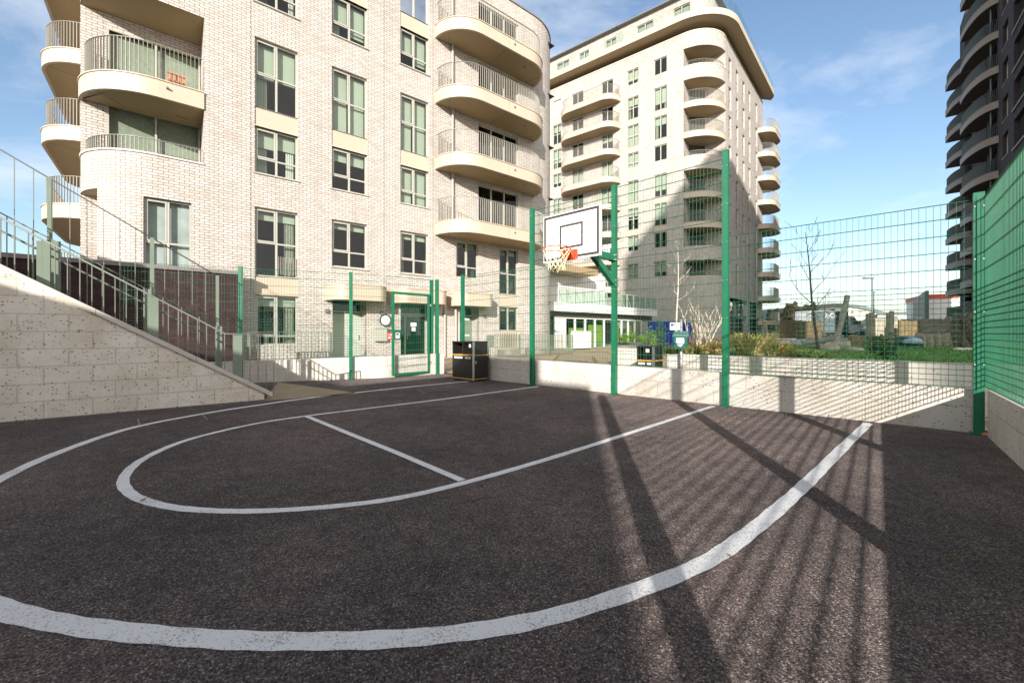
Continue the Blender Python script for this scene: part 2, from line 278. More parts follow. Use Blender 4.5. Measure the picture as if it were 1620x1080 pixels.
# ------------------------------------------------------------------ mesh helper
WL = {}
def tag(o, label=None, cat=None, group=None, kind=None):
    if label: o['label'] = label
    if cat: o['category'] = cat
    if group: o['group'] = group
    if kind: o['kind'] = kind
    return o
def thing(name, label, cat, loc, group=None):
    o = bpy.data.objects.new(name, None); COL.objects.link(o); o.empty_display_size = 0.2
    o.location = loc; WL[o] = Vector(loc)
    return tag(o, label, cat, group)
def v2(p, z): return (p[0], p[1], z)
class MB:
    def __init__(s): s.v = []; s.f = []; s.uv = []; s.mi = []; s.sm = []; s.m = 0
    def face(s, pts, uv=None, smooth=False):
        i = len(s.v); s.v.extend([tuple(p) for p in pts]); s.f.append(tuple(range(i, i + len(pts))))
        s.uv.append(uv if uv else [(p[0], p[1]) for p in pts]); s.mi.append(s.m); s.sm.append(smooth)
    def idx(s, verts, faces, smooth=False, uvs=None):
        b = len(s.v); s.v.extend([tuple(p) for p in verts])
        for k, f in enumerate(faces):
            s.f.append(tuple(b + i for i in f)); s.mi.append(s.m); s.sm.append(smooth)
            s.uv.append(uvs[k] if uvs else [(verts[i][0] + verts[i][1], verts[i][2]) for i in f])
    def obox(s, o, ax, n, a0, a1, b0, b1, o0, o1):
        """box in a frame: a along ax (xy), b = height z, o along n (xy); o = xy origin"""
        P = lambda a, b, c: (o[0] + ax[0]*a + n[0]*c, o[1] + ax[1]*a + n[1]*c, b)
        vs = [P(a, b, c) for a in (a0, a1) for b in (b0, b1) for c in (o0, o1)]
        fs = [(0, 1, 3, 2), (4, 6, 7, 5), (0, 4, 5, 1), (2, 3, 7, 6), (1, 5, 7, 3), (0, 2, 6, 4)]
        co = [(a, b, c) for a in (a0, a1) for b in (b0, b1) for c in (o0, o1)]
        uvs = []
        for k, f in enumerate(fs):
            if k < 2: uvs.append([(co[i][2], co[i][1]) for i in f])
            elif k < 4: uvs.append([(co[i][0], co[i][2]) for i in f])
            else: uvs.append([(co[i][0], co[i][1]) for i in f])
        s.idx(vs, fs, False, uvs)
    def box(s, x0, x1, y0, y1, z0, z1): s.obox((0, 0), (1, 0), (0, 1), x0, x1, z0, z1, y0, y1)
    def tube(s, p0, p1, r0, r1=None, n=5, cap=False, smooth=True):
        r1 = r0 if r1 is None else r1
        p0 = Vector(p0); p1 = Vector(p1); d = p1 - p0
        if d.length < 1e-7: return
        d.normalize(); a = d.orthogonal().normalized(); b = d.cross(a)
        vs = []
        for p, r in ((p0, r0), (p1, r1)):
            for i in range(n):
                t = 2*math.pi*(i + .5)/n; vs.append(p + a*math.cos(t)*r + b*math.sin(t)*r)
        fs = [(i, (i+1) % n, n + (i+1) % n, n + i) for i in range(n)]
        if cap: fs += [tuple(range(n-1, -1, -1)), tuple(range(n, 2*n))]
        s.idx(vs, fs, smooth)
    def poly_tube(s, pts, r, n=6, closed=False):
        pts = [Vector(p) for p in pts]; N = len(pts); vs = []
        up = Vector((0, 0, 1)); prev = None
        for i, p in enumerate(pts):
            if closed: d = pts[(i+1) % N] - pts[i-1]
            else: d = pts[min(i+1, N-1)] - pts[max(i-1, 0)]
            d.normalize()
            if prev is None:
                a = d.cross(up)
                a = d.orthogonal().normalized() if a.length < 1e-3 else a.normalized()
            else:
                a = prev - d*prev.dot(d)
                a = d.orthogonal().normalized() if a.length < 1e-5 else a.normalized()
            prev = a; b = d.cross(a)
            rr = r[i] if isinstance(r, (list, tuple)) else r
            for k in range(n):
                t = 2*math.pi*k/n; vs.append(p + a*math.cos(t)*rr + b*math.sin(t)*rr)
        fs = []
        for i in range(N if closed else N-1):
            j = (i+1) % N
            for k in range(n): fs.append((i*n+k, i*n+(k+1) % n, j*n+(k+1) % n, j*n+k))
        if not closed: fs += [tuple(range(n-1, -1, -1)), tuple((N-1)*n+k for k in range(n))]
        s.idx(vs, fs, True)
    def prism(s, pts, z0, z1, top=True, bottom=True, side=True):
        """pts: xy polygon, any order"""
        a = sum(pts[i][0]*pts[(i+1) % len(pts)][1] - pts[(i+1) % len(pts)][0]*pts[i][1] for i in range(len(pts)))
        if a < 0: pts = pts[::-1]
        if top: s.face([v2(p, z1) for p in pts])
        if bottom: s.face([v2(p, z0) for p in pts[::-1]])
        if side:
            d = 0
            for i in range(len(pts)):
                p, q = pts[i], pts[(i+1) % len(pts)]; L = math.hypot(q[0]-p[0], q[1]-p[1])
                s.face([v2(p, z0), v2(q, z0), v2(q, z1), v2(p, z1)], [(d, z0), (d+L, z0), (d+L, z1), (d, z1)]); d += L
    def lathe(s, c, prof, n=20, smooth=True):
        vs = []; fs = []
        for r, z in prof:
            for i in range(n):
                t = 2*math.pi*i/n; vs.append((c[0] + r*math.cos(t), c[1] + r*math.sin(t), c[2] + z))
        for j in range(len(prof)-1):
            for i in range(n): fs.append((j*n+i, j*n+(i+1) % n, (j+1)*n+(i+1) % n, (j+1)*n+i))
        fs.append(tuple(range(n-1, -1, -1))); fs.append(tuple((len(prof)-1)*n+i for i in range(n)))
        s.idx(vs, fs, smooth)
    def build(s, name, mats, parent=None, loc=None):
        if not isinstance(mats, (list, tuple)): mats = [mats]
        base = WL[parent] if parent is not None else Vector(loc if loc else (0, 0, 0))
        me = bpy.data.meshes.new(name)
        me.from_pydata([(x - base.x, y - base.y, z - base.z) for x, y, z in s.v], [], s.f)
        ul = me.uv_layers.new(name='UVMap')
        k = 0; flat = []
        for u in s.uv:
            for q in u: flat.extend(q)
        ul.data.foreach_set('uv', flat)
        me.polygons.foreach_set('material_index', s.mi); me.polygons.foreach_set('use_smooth', s.sm)
        for m in mats: me.materials.append(M[m])
        me.update()
        o = bpy.data.objects.new(name, me); COL.objects.link(o)
        if parent is not None: o.parent = parent; WL[o] = base.copy()
        else: o.location = base; WL[o] = base.copy()
        return o
def lift(o, dz):                       # a copy of a part, with its sub-parts, dz higher
    c = o.copy(); COL.objects.link(c); c.parent = o.parent; c.location.z += dz
    for ch in o.children:
        g = ch.copy(); COL.objects.link(g); g.parent = c
    return c
def text(name, body, size, mat, parent, origin, xax, zax, depth=0.002, align='CENTER'):
    cu = bpy.data.curves.new(name, 'FONT'); cu.body = body; cu.size = size; cu.extrude = depth; cu.align_x = align; cu.align_y = 'CENTER'
    cu.materials.append(M[mat])
    tmp = bpy.data.objects.new(name, cu); COL.objects.link(tmp)
    me = bpy.data.meshes.new_from_object(tmp.evaluated_get(bpy.context.evaluated_depsgraph_get())); me.name = name
    bpy.data.objects.remove(tmp); bpy.data.curves.remove(cu)
    o = bpy.data.objects.new(name, me); COL.objects.link(o)
    x = Vector(xax).normalized(); y = Vector(zax).normalized(); z = x.cross(y)
    m = Matrix((x, y, z)).transposed().to_4x4(); m.translation = Vector(origin) - (WL[parent] if parent else Vector((0, 0, 0)))
    o.matrix_local = m
    if parent: o.parent = parent
    return o
# plan paths ---------------------------------------------------------
class Path:
    """plan polyline with rounded corners; outward is to the right of travel"""
    def __init__(s, pts, rad, zero):
        P = []
        for i, p in enumerate(pts):
            p = Vector(p)
            if i in (0, len(pts)-1) or rad[i] <= 0: P.append(p); continue
            a = (Vector(pts[i-1]) - p).normalized(); b = (Vector(pts[i+1]) - p).normalized()
            th = math.acos(max(-1, min(1, a.dot(b)))); t = rad[i]/math.tan(th/2)
            c = p + (a + b).normalized()*(rad[i]/math.sin(th/2))
            s0 = p + a*t - c; tot = math.pi - th
            sg = 1 if a.cross(b) < 0 else -1
            N = 14
            for k in range(N+1):
                an = sg*tot*k/N*1.0
                ca, sa = math.cos(an), math.sin(an)
                P.append(c + Vector((s0.x*ca - s0.y*sa, s0.x*sa + s0.y*ca)))
        s.p = P; s.d = [0.0]
        for i in range(1, len(P)): s.d.append(s.d[-1] + (P[i]-P[i-1]).length)
        best = None
        for i in range(len(P)-1):
            q = Vector(zero) - P[i]; e = P[i+1]-P[i]; t = max(0, min(1, q.dot(e)/e.length_squared))
            dd = (q - e*t).length
            if best is None or dd < best[0]: best = (dd, s.d[i] + t*e.length)
        s.k0 = best[1]
        s.kmin = -s.k0; s.kmax = s.d[-1]-s.k0
        s.brk = [d - s.k0 for d in s.d]
        # vertex normals
        s.nrm = []
        for i in range(len(P)):
            e1 = (P[i]-P[i-1]).normalized() if i > 0 else None; e2 = (P[i+1]-P[i]).normalized() if i < len(P)-1 else None
            n = Vector((0, 0))
            for e in (e1, e2):
                if e is not None: n += Vector((e.y, -e.x))
            s.nrm.append(n.normalized())
    def at(s, k, off=0.0):
        d = k + s.k0; i = 0
        while i < len(s.p)-2 and d > s.d[i+1]: i += 1
        L = s.d[i+1]-s.d[i]; t = (d - s.d[i])/L
        q = s.p[i]*(1-t) + s.p[i+1]*t
        e = (s.p[i+1]-s.p[i]).normalized()
        if off:
            n = (s.nrm[i]*(1-t) + s.nrm[i+1]*t) if 0 <= t <= 1 else Vector((e.y, -e.x))
            if L > 1.2:  n = Vector((e.y, -e.x))
            q = q + n.normalized()*off
        return (q.x, q.y)
    def line(s, k0, k1, off=0.0):
        ks = [k0] + [b for b in s.brk if k0+1e-4 < b < k1-1e-4] + [k1]
        return [s.at(k, off) for k in ks]
def wall(mb, path, k0, k1, z0, z1, holes=(), off=0.0, reveal=0.16):
    ks = sorted(set([k0, k1] + [b for b in path.brk if k0 < b < k1] + [x for h in holes for x in h[:2]]))
    zs = sorted(set([z0, z1] + [x for h in holes for x in h[2:4]]))
    ks = [k for k in ks if k0-1e-6 <= k <= k1+1e-6]; zs = [z for z in zs if z0-1e-6 <= z <= z1+1e-6]
    for i in range(len(ks)-1):
        a, b = ks[i], ks[i+1]
        if b-a < 1e-5: continue
        pa, pb = path.at(a, off), path.at(b, off); km = (a+b)/2; run = None
        for j in range(len(zs)-1):
            c, d = zs[j], zs[j+1]; zm = (c+d)/2
            if any(h[0] < km < h[1] and h[2] < zm < h[3] for h in holes): continue
            mb.face([v2(pa, c), v2(pb, c), v2(pb, d), v2(pa, d)], [(a, c), (b, c), (b, d), (a, d)])
    for h in holes:
        a, b, c, d = h
        o, i2 = path.at(a, off), path.at(a, off-reveal); p, q = path.at(b, off), path.at(b, off-reveal)
        r = reveal
        mb.face([v2(o, c), v2(o, d), v2(i2, d), v2(i2, c)], [(a, c), (a, d), (a+r, d), (a+r, c)])
        mb.face([v2(p, c), v2(q, c), v2(q, d), v2(p, d)], [(b, c), (b+r, c), (b+r, d), (b, d)])
        mb.face([v2(o, d), v2(p, d), v2(q, d), v2(i2, d)], [(a, d), (b, d), (b, d+r), (a, d+r)])
        mb.face([v2(o, c), v2(i2, c), v2(q, c), v2(p, c)], [(a, c), (a, c-r), (b, c-r), (b, c)])
def frame_of(path, k0, k1, off=0.0):
    o = path.at(k0, off); p = path.at(k1, off); L = math.hypot(p[0]-o[0], p[1]-o[1])
    ax = ((p[0]-o[0])/L, (p[1]-o[1])/L); return o, ax, (ax[1], -ax[0]), L
def window(parent, path, k0, k1, z0, z1, cols=(0.5,), rows=(0.55,), blind=0.4, set_in=0.10, fw=0.055, mat='window_frame', gmat='glass', blind2=None, bmat='blind', room=None, opener=True, sill=False, name='window', curt=.45):
    o, ax, n, L = frame_of(path, k0, k1)
    t = 0.06; a = MB(); hh = z1-z0
    a.obox(o, ax, n, 0, fw, z0, z1, -set_in-t, -set_in); a.obox(o, ax, n, L-fw, L, z0, z1, -set_in-t, -set_in)
    a.obox(o, ax, n, fw, L-fw, z0, z0+fw, -set_in-t, -set_in); a.obox(o, ax, n, fw, L-fw, z1-fw, z1, -set_in-t, -set_in)
    xs = [0] + [c*L for c in cols] + [L]
    for c in cols: a.obox(o, ax, n, c*L-fw*.6, c*L+fw*.6, z0+fw, z1-fw, -set_in-t-.005, -set_in+.004)
    for r in rows:
        zc = z0+r*hh
        for i in range(len(xs)-1):
            l = xs[i]+(fw if i == 0 else fw*.6); u = xs[i+1]-(fw if i == len(xs)-2 else fw*.6)
            a.obox(o, ax, n, l, u, zc-fw*.5, zc+fw*.5, -set_in-t+.002, -set_in-.002)
    if opener and rows:
        zc = z0+rows[0]*hh; l, u = fw, cols[0]*L-fw*.6 if cols else L-fw
        s2 = 0.045
        a.obox(o, ax, n, l, u, zc+fw*.5, zc+fw*.5+s2, -set_in-t+.01, -set_in+.016); a.obox(o, ax, n, l, u, z1-fw-s2, z1-fw, -set_in-t+.01, -set_in+.016)
        a.obox(o, ax, n, l, l+s2, zc+fw*.5+s2, z1-fw-s2, -set_in-t+.01, -set_in+.016); a.obox(o, ax, n, u-s2, u, zc+fw*.5+s2, z1-fw-s2, -set_in-t+.01, -set_in+.016)
    if sill: a.obox(o, ax, n, -.06, L+.06, z0-.045, z0-.004, -.12, .05)
    w = a.build(name, mat, parent)
    g = MB(); P = lambda x, z, c: (o[0]+ax[0]*x+n[0]*c, o[1]+ax[1]*x+n[1]*c, z)
    c = -set_in-t*.5
    g.face([P(.01, z0+.01, c), P(L-.01, z0+.01, c), P(L-.01, z1-.01, c), P(.01, z1-.01, c)])
    g.build('pane', gmat, w)
    if blind is not None:
        for i in range(len(xs)-1):
            fr = blind if (i == 0 or blind2 is None) else blind2
            if fr <= 0: continue
            b = MB(); b.obox(o, ax, n, xs[i]+.05, xs[i+1]-.05, z1-.05-fr*(hh-.1), z1-.05, -set_in-.20, -set_in-.188)
            b.build('blind', bmat, w)
            if curt and fr < .75 and CR.random() < curt:
                b = MB(); u0 = xs[i]+.06; u1 = u0 + (xs[i+1]-xs[i])*CR.uniform(.25, .55)
                if i == len(xs)-2: u1 = xs[i+1]-.06; u0 = u1 - (xs[i+1]-xs[i])*CR.uniform(.25, .55)
                nn = 8
                for q in range(nn): b.obox(o, ax, n, u0+(u1-u0)*q/nn, u0+(u1-u0)*(q+1)/nn-.002, z0+.06, z1-.06, -set_in-.26-.025*(q % 2), -set_in-.25-.025*(q % 2))
                b.build('curtain', CR.choice(['curtain', 'blind', 'white_paint', 'soil']), w)
    return w
CR = random.Random(77)
# ------------------------------------------------------------------ court layout (metres; camera above the origin, looking along +Y)
def hu(x, y): return Vector((x*H, y*H))
def gnd(px, py, z=0.0):
    Y = F*(H-z)/(py-HY); return ((px-CX)/F*Y, Y)
def at_depth(px, py, Y): return ((px-CX)/F*Y, Y, H+(HY-py)/F*Y)
D = hu(-1.137, 9.72); K = hu(4.65, 4.2)
E_ = (K-D).normalized(); N_ = Vector((-E_.y, E_.x))           # along the back fence, and away from the court
FR = Vector((-.656, -.755)).normalized()                        # along the right fence, towards the camera
W0 = hu(-3.769, 6.413); W1 = hu(-5.786, 4.764); WD = (W1-W0).normalized(); WN = Vector((WD.y, -WD.x))
if WN.x > 0: WN = -WN                                          # away from the court
FA = hu(-4.868, 8.776); FB = hu(-2.886, 9.60); FC = hu(-1.70, 10.55)

# ground sheets
g = MB(); g.face([(-400, -300, -.012), (400, -300, -.012), (400, 600, -.012), (-400, 600, -.012)])
tag(g.build('ground', 'pale_ground'), kind='structure')
far_wall = [FC, FB, FA, FA + (FA-FB)*1.0]
g = MB()
poly = [K+N_*.1, D+N_*.1, FC+Vector((0.1, .1)), FB+Vector((0, .1)), FA + (FA-FB)*.6, W0+WN*.4+Vector((-.6, .4)), W1+WN*.3, W1+WD*16+WN*.3, K+FR*24+Vector((.2, -.2)), K+FR*24+Vector((.2, -.2)), K+Vector((.2, 0))]
g.face([v2(p, 0) for p in poly][::-1])
tag(g.build('court_surface', 'asphalt'), kind='structure')
# tan paving: strip at the stair foot and the walk beyond the gate
g = MB()
tri = [gnd(417, 634), gnd(440, 604.4), gnd(570, 622.5)]
g.face([v2(p, .004) for p in tri])
tag(g.build('stair_foot_paving', 'tan_paving'), kind='structure')
g = MB()
f_ = Vector((.7738, .6334))
walk = [FC+Vector((.0, .12)), FB+Vector((0, .12)), FA+Vector((0, .12)), FA+(FA-FB)*3+Vector((0, .12)), Vector((-16, 19)), Vector((5, 36)), Vector((16, 48)), Vector((26, 40)), Vector((9, 14)), K+N_*.12+E_*2, K+N_*.12, D+N_*.12]
g.face([v2(p, .03) for p in walk])
tag(g.build('garden_path', 'tan_paving'), kind='structure')

# painted lines -------------------------------------------------------
def crm(pts, n=10):
    out = []
    for i in range(len(pts)-1):
        p0 = pts[max(i-1, 0)]; p1 = pts[i]; p2 = pts[i+1]; p3 = pts[min(i+2, len(pts)-1)]
        for k in range(n):
            t = k/n
            out.append(tuple(.5*((2*b) + (-a+c)*t + (2*a-5*b+4*c-d)*t*t + (-a+3*b-3*c+d)*t**3) for a, b, c, d in zip(p0, p1, p2, p3)))
    out.append(tuple(pts[-1])); return out
def court(a, b): p = D + E_*a*H + N_*b*H; return (p.x, p.y)
simple('old_paint', (0.42, 0.40, 0.38), 0.8, var=0.4, scale=20)
def stripe(name, pts, w, z=.004, mat='line_paint'):
    m = MB(); N = len(pts)
    L = []
    for i in range(N):
        d = Vector(pts[min(i+1, N-1)]) - Vector(pts[max(i-1, 0)]); d.normalize(); n = Vector((-d.y, d.x))
        ww = w*(1 + .05*math.sin(i*1.7) + .03*math.sin(i*.61))
        L.append((Vector(pts[i]) + n*ww/2, Vector(pts[i]) - n*ww/2))
    for i in range(N-1): m.face([v2(L[i][1], z), v2(L[i+1][1], z), v2(L[i+1][0], z), v2(L[i][0], z)])
    return tag(m.build(name, mat), kind='structure')
outer = [(7.16, -.08), (7.09, -1.336), (7.025, -2.6), (6.985, -3.25), (6.93, -3.9), (6.85, -4.41), (6.63, -5.02), (6.395, -5.40), (6.1, -5.72), (5.79, -5.99), (5.4, -6.27), (5.0, -6.48), (4.4, -6.68), (3.7, -6.74), (2.95, -6.57), (2.25, -6.28), (1.5, -5.78), (1.08, -5.05), (.86, -4.35), (.70, -3.55), (.66, -1.9), (.76, -.05)]
stripe('arc_line', crm([court(*p) for p in outer]), .098)
key = [(2.36, -.10), (2.34, -1.5), (2.31, -2.5), (2.24, -3.4), (2.18, -4.28), (2.24, -4.85), (2.56, -5.46), (3.05, -5.83), (3.56, -5.99), (4.0, -5.985), (4.38, -5.87), (4.68, -5.68), (4.93, -5.43), (5.16, -5.09), (5.28, -4.8), (5.35, -4.4), (5.39, -4.0), (5.43, -3.3), (5.46, -2.3), (5.52, -.10)]
stripe('key_line', crm([court(*p) for p in key]), .075)
stripe('free_throw_line', [court(2.23, -4.275), court(3.3, -4.32), court(4.4, -4.36), court(5.31, -4.41)], .07, .008)
for nm, segs in (('setting_out_mark', [((218, 663), (243, 661)), ((218, 663), (221, 673)), ((221, 673), (237, 675)), ((318, 654), (328, 664)), ((328, 664), (316, 667))]),):
    for a, b in segs: stripe(nm, [gnd(*a), gnd(*b)], .010, .008, 'old_paint')
for q in (((604, 620.5), (620, 617)), ((622, 627), (640, 625)), ((660, 616), (672, 622))): stripe('setting_out_mark', [gnd(*q[0]), gnd(*q[1])], .012, .008, 'old_paint')

# low concrete walls ---------------------------------------------------
def low_wall(name, label, pts, tops, thick, mat='wall_concrete', uoff=0.0, base=-.02):
    """pts: visible face line; thickness to the left of travel"""
    m = MB(); u = uoff
    for i in range(len(pts)-1):
        a, b = Vector(pts[i]), Vector(pts[i+1]); L = (b-a).length; d = (b-a)/L; n = Vector((-d.y, d.x))*thick
        ta, tb = tops[i], tops[i+1]
        q = [a, b, b+n, a+n]; T = [ta, tb, tb, ta]
        m.face([v2(a, base), v2(b, base), v2(b, tb), v2(a, ta)], [(u, base), (u+L, base), (u+L, tb), (u, ta)])
        m.face([v2(b+n, base), v2(a+n, base), v2(a+n, ta), v2(b+n, tb)], [(u+L, base), (u, base), (u, ta), (u+L, tb)])
        m.face([v2(a, ta), v2(b, tb), v2(b+n, tb), v2(a+n, ta)], [(u, 0), (u+L, 0), (u+L, thick), (u, thick)])
        m.face([v2(a+n, base), v2(a, base), v2(a, ta), v2(a+n, ta)], [(0, base), (thick, base), (thick, ta), (0, ta)])
        m.face([v2(b, base), v2(b+n, base), v2(b+n, tb), v2(b, tb)], [(0, base), (thick, base), (thick, tb), (0, tb)])
        u += L
    c = sum((Vector(p) for p in pts), Vector((0, 0)))/len(pts)
    return tag(m.build(name, mat, None, (c.x, c.y, 0)), label, 'wall')
off = N_*.055
low_wall('concrete_wall', 'low pale flecked concrete wall behind the hoop, under the tall green mesh', [D+off+E_*.12, D+off+E_*2.4, K+off+E_*.05], [.60, .56, .505], .2)
rn = Vector((-FR.y, FR.x)); rn = rn if rn.x > 0 else -rn
low_wall('concrete_wall', 'low concrete wall in shade at the right edge of the court, under the side mesh', [K+FR*.1+rn*.055, K+FR*13.5+rn*.055], [.52, .52], .205)
low_wall('concrete_wall', 'low concrete wall at the far left, behind the open gate and the stair rail', [FA+(FA-FB)*.9, FA, FB, FC], [.50, .52, .57, .60], .2)

# mesh fences -----------------------------------------------------------
def mesh_panel(parent, A, B, z0, z1, dense_to=None, step=.058, hs=.2, name='mesh_panel', z1b=None, wr=.0023):
    A = Vector(A); B = Vector(B); L = (B-A).length; d = (B-A)/L; n = Vector((-d.y, d.x)); m = MB(); z1b = z1 if z1b is None else z1b
    P = lambda a, z, o=0: (A.x+d.x*a+n.x*o, A.y+d.y*a+n.y*o, z)
    k = int(L/step); st = L/k
    for i in range(k+1):
        a = i*st; zt = z1 + (z1b-z1)*a/L; m.tube(P(a, z0), P(a, zt), wr, n=5)
    zs = []; z = z0+.01
    while z < z1:
        zs.append(z); z += (.066 if dense_to and z < dense_to else hs)
    zs.append(z1-.004)
    for z in zs:
        for o in (-.0085, .0085): m.tube(P(0, z, o), P(L, z + (z1b-z1 if z > z1-.01 else 0), o), .0038, n=5)
    return m.build(name, 'fence_green', parent)
def post(parent, p, h, d, w=.1, name='post', z0=0.0):
    d = Vector(d).normalized(); n = Vector((-d.y, d.x)); m = MB()
    m.obox(p, d, n, -w/2, w/2, z0, h, -w/2, w/2)
    m.obox(p, d, n, -w/2-.002, w/2+.002, h+.001, h+.012, -w/2-.002, w/2+.002)
    m.obox(p, d, n, -.022, .022, .12, h-.02, -w/2-.008, -w/2-.002)          # clamp strip on the court side
    m.obox(p, d, n, -w/2-.03, w/2+.03, z0, z0+.012, -w/2-.03, w/2+.03)
    o = m.build(name, 'fence_green', parent)
    b = MB(); zz = .8
    while zz < h-.1:
        for s in (-1, 1): b.obox(p, d, n, s*.034-.006, s*.034+.006, zz-.006, zz+.006, -w/2-.012, -w/2-.0025)
        zz += .6
    b.build('bolt', 'galvanised', o)
    return o
LB = (K-D).length
bf = thing('mesh_fence', 'tall green mesh fence with four high posts behind the basketball hoop', 'fence', (*((D+K)/2), 0))
aQ, aP, aR = .265*LB, .4907*LB, .7062*LB
TALL, LOW = 3.98, 2.70
hts = [(0, LOW), (aQ, TALL-.03), (aP, TALL), (aR, TALL+.06), (LB, LOW+.05)]
for a, h in hts: post(bf, D+E_*a-N_*.0, h, E_, .088 if a else .08)
mf = N_*.03
zw = lambda a: .60-.1*a/LB
mesh_panel(bf, D+mf+E_*.05, D+mf+E_*(aQ-.05), zw(aQ/2)+.02, LOW-.02)
mesh_panel(bf, D+mf+E_*(aQ+.05), D+mf+E_*(aP-.05), zw(aP)+.03, TALL-.06)
mesh_panel(bf, D+mf+E_*(aP+.05), D+mf+E_*(aR-.05), zw(aR)+.03, TALL-.03)
mesh_panel(bf, D+mf+E_*(aR+.05), D+mf+E_*(LB-.05), zw(LB)+.02, LOW, dense_to=1.66, step=.062)
rf = thing('mesh_fence', 'green mesh side fence along the shaded right edge of the court', 'fence', (*(K+FR*4), 0))
PSL = [0, 2.5*H, 4.69*H, 6.75*H, 8.9*H]
for i in range(1, 5): post(rf, K+FR*PSL[i], LOW+.05, FR, .12)
for i in range(4): mesh_panel(rf, K+FR*(PSL[i]+.05)+rn*.04, K+FR*(PSL[i+1]-.05)+rn*.04, .55, LOW, dense_to=1.66, step=.05, wr=.0032)
lf = thing('mesh_fence', 'lower green mesh fence at the far left behind the stair rail', 'fence', (*FA, 0))
ab = (FB-FA); abn = ab.normalized()
p0 = FA - ab*.3; p1 = FA + ab*.667; p2 = FB+abn*.02
for p in (p0, p1): post(lf, p-Vector((0, .05)), LOW, ab, .085)
mesh_panel(lf, p0-abn*2.2, p0-abn*.05, .56, LOW-.02, dense_to=1.45)
mesh_panel(lf, p0+abn*.05, p1-abn*.05, .56, LOW-.02, dense_to=1.45)
mesh_panel(lf, p1+abn*.05, p2, .58, LOW-.02, dense_to=1.45)
gp = hu(-1.985, 10.40); gq = hu(-1.855, 10.43)
post(lf, gq, 2.68, (FC-FB), .085); 
mesh_panel(lf, p2, gp-(FC-FB).normalized()*.06, .60, LOW-.02, dense_to=1.45)

# open gate ---------------------------------------------------------------
ga = gp + Vector((-.0, -.07)); gb = hu(-2.72, 9.56)
gt = thing('mesh_gate', 'green framed mesh gate standing open against the low wall', 'gate', (*ga, 0))
gd = (gb-ga); gl = gd.length; gd /= gl; gn = Vector((-gd.y, gd.x))
post(gt, gp, 2.66, gd, .08, name='hinge_post')
m = MB(); w = .055
for a0, a1, b0, b1 in ((0.06, .06+w, .05, 2.26), (gl-w, gl, .05, 2.26), (.06+w, gl-w, .05, .05+w), (.06+w, gl-w, 2.26-w, 2.26)): m.obox(ga, gd, gn, a0, a1, b0, b1, -w/2, w/2)
m.build('gate_frame', 'fence_green', gt)
mesh_panel(gt, ga+gd*.12, ga+gd*(gl-.06), .1, 2.2)
m = MB(); m.obox(ga, gd, gn, gl-.24, gl-.056, .99, 1.25, -.035, .035)
lk = m.build('lock_box', 'fence_green', gt)
gface = -1 if (gn.y > 0) else 1
m = MB(); o0, o1 = sorted((gface*.036, gface*.04)); m.obox(ga, gd, gn, gl-.2, gl-.085, 1.03, 1.18, o0, o1); m.build('lock_plate', 'white_paint', lk)
m = MB(); m.obox(ga, gd, gn, gl-.17, gl-.1, 1.12, 1.16, *sorted((gface*.041, gface*.046))); m.build('keyhole_cover', 'black_paint', lk)
m = MB(); m.obox(ga, gd, gn, gl+.002, gl+.13, 1.0, 1.19, -.004, .004); sg = m.build('notice_plate', 'sign_red', gt)
m = MB(); 
for a0, a1, b0, b1 in ((gl+.02, gl+.05, 1.10, 1.15), (gl+.06, gl+.11, 1.03, 1.08), (gl+.03, gl+.05, 1.03, 1.07), (gl+.07, gl+.11, 1.12, 1.14)): m.obox(ga, gd, gn, a0, a1, b0, b1, *sorted((gface*.005, gface*.007)))
m.build('notice_marking', 'white_paint', sg)
m = MB(); m.obox(ga, gd, gn, gl+.001, gl+.14, 1.2, 1.235, -.02, .02); m.build('latch', 'fence_green', gt)
m = MB(); m.obox(ga, gd, gn, gl+.001, gl+.05, 1.85, 1.93, -.02, .02); m.build('latch', 'fence_green', gt)
for z in (.35, 1.95):
    m = MB(); m.obox(ga, gd, gn, .0, .055, z-.03, z+.03, -.02, .02); m.build('hinge', 'steel', gt)

# basketball hoop ----------------------------------------------------------
P = D + E_*aP
S = -N_                                      # from the fence to the court
bc = hu(.873, 6.234)
hp = thing('basketball_hoop', 'white basketball backboard with orange rim and yellow net on a green bracket', 'basketball hoop', (*bc, 2.41))
bw, bz0, bz1 = 1.18, 2.41, 3.235
m = MB(); m.obox(bc, E_, S, -bw/2, bw/2, bz0, bz1, -.015, .015); bd = m.build('backboard', 'board_white', hp)
def rect_line(x0, x1, z0, z1, w, o):
    q = MB()
    for a in ((x0, x1, z0, z0+w), (x0, x1, z1-w, z1), (x0, x0+w, z0+w, z1-w), (x1-w, x1, z0+w, z1-w)): q.obox(bc, E_, S, *a, .0153, o)
    return q
rect_line(-bw/2+.014, bw/2-.03, bz0+.03, bz1-.02, .042, .018).build('border_line', 'board_line', bd)
rect_line(-.23, .25, bz0+.20, bz0+.61, .036, .018).build('target_square', 'board_line', bd)
fx = (E_.x, E_.y, 0)
for i, t in enumerate(('Do not climb on the framework', 'Do not hang on the ring', 'Do not climb on the fencing')):
    q = bc + S*.018 + E_*.015
    text('notice_lettering', t, .041, 'letter_grey', bd, (q.x, q.y, bz0+.48-.045*i), fx, (0, 0, 1), .0006)
for a in (-.13, .12):
    m = MB(); m.obox(bc, E_, S, a-.008, a+.008, bz0+.515, bz0+.535, .0155, .022); m.build('bolt', 'letter_grey', bd)
m = MB()
for a in (-.42, .42): m.obox(bc, E_, S, a-.02, a+.02, bz0+.03, bz1-.05, -.055, -.016)
for z in (bz0+.04, bz1-.1): m.obox(bc, E_, S, -.399, .399, z, z+.04, -.055, -.016)
m.build('backing_frame', 'black_paint', hp)
rc = bc + S*.40; rz = 2.545; rr = .228
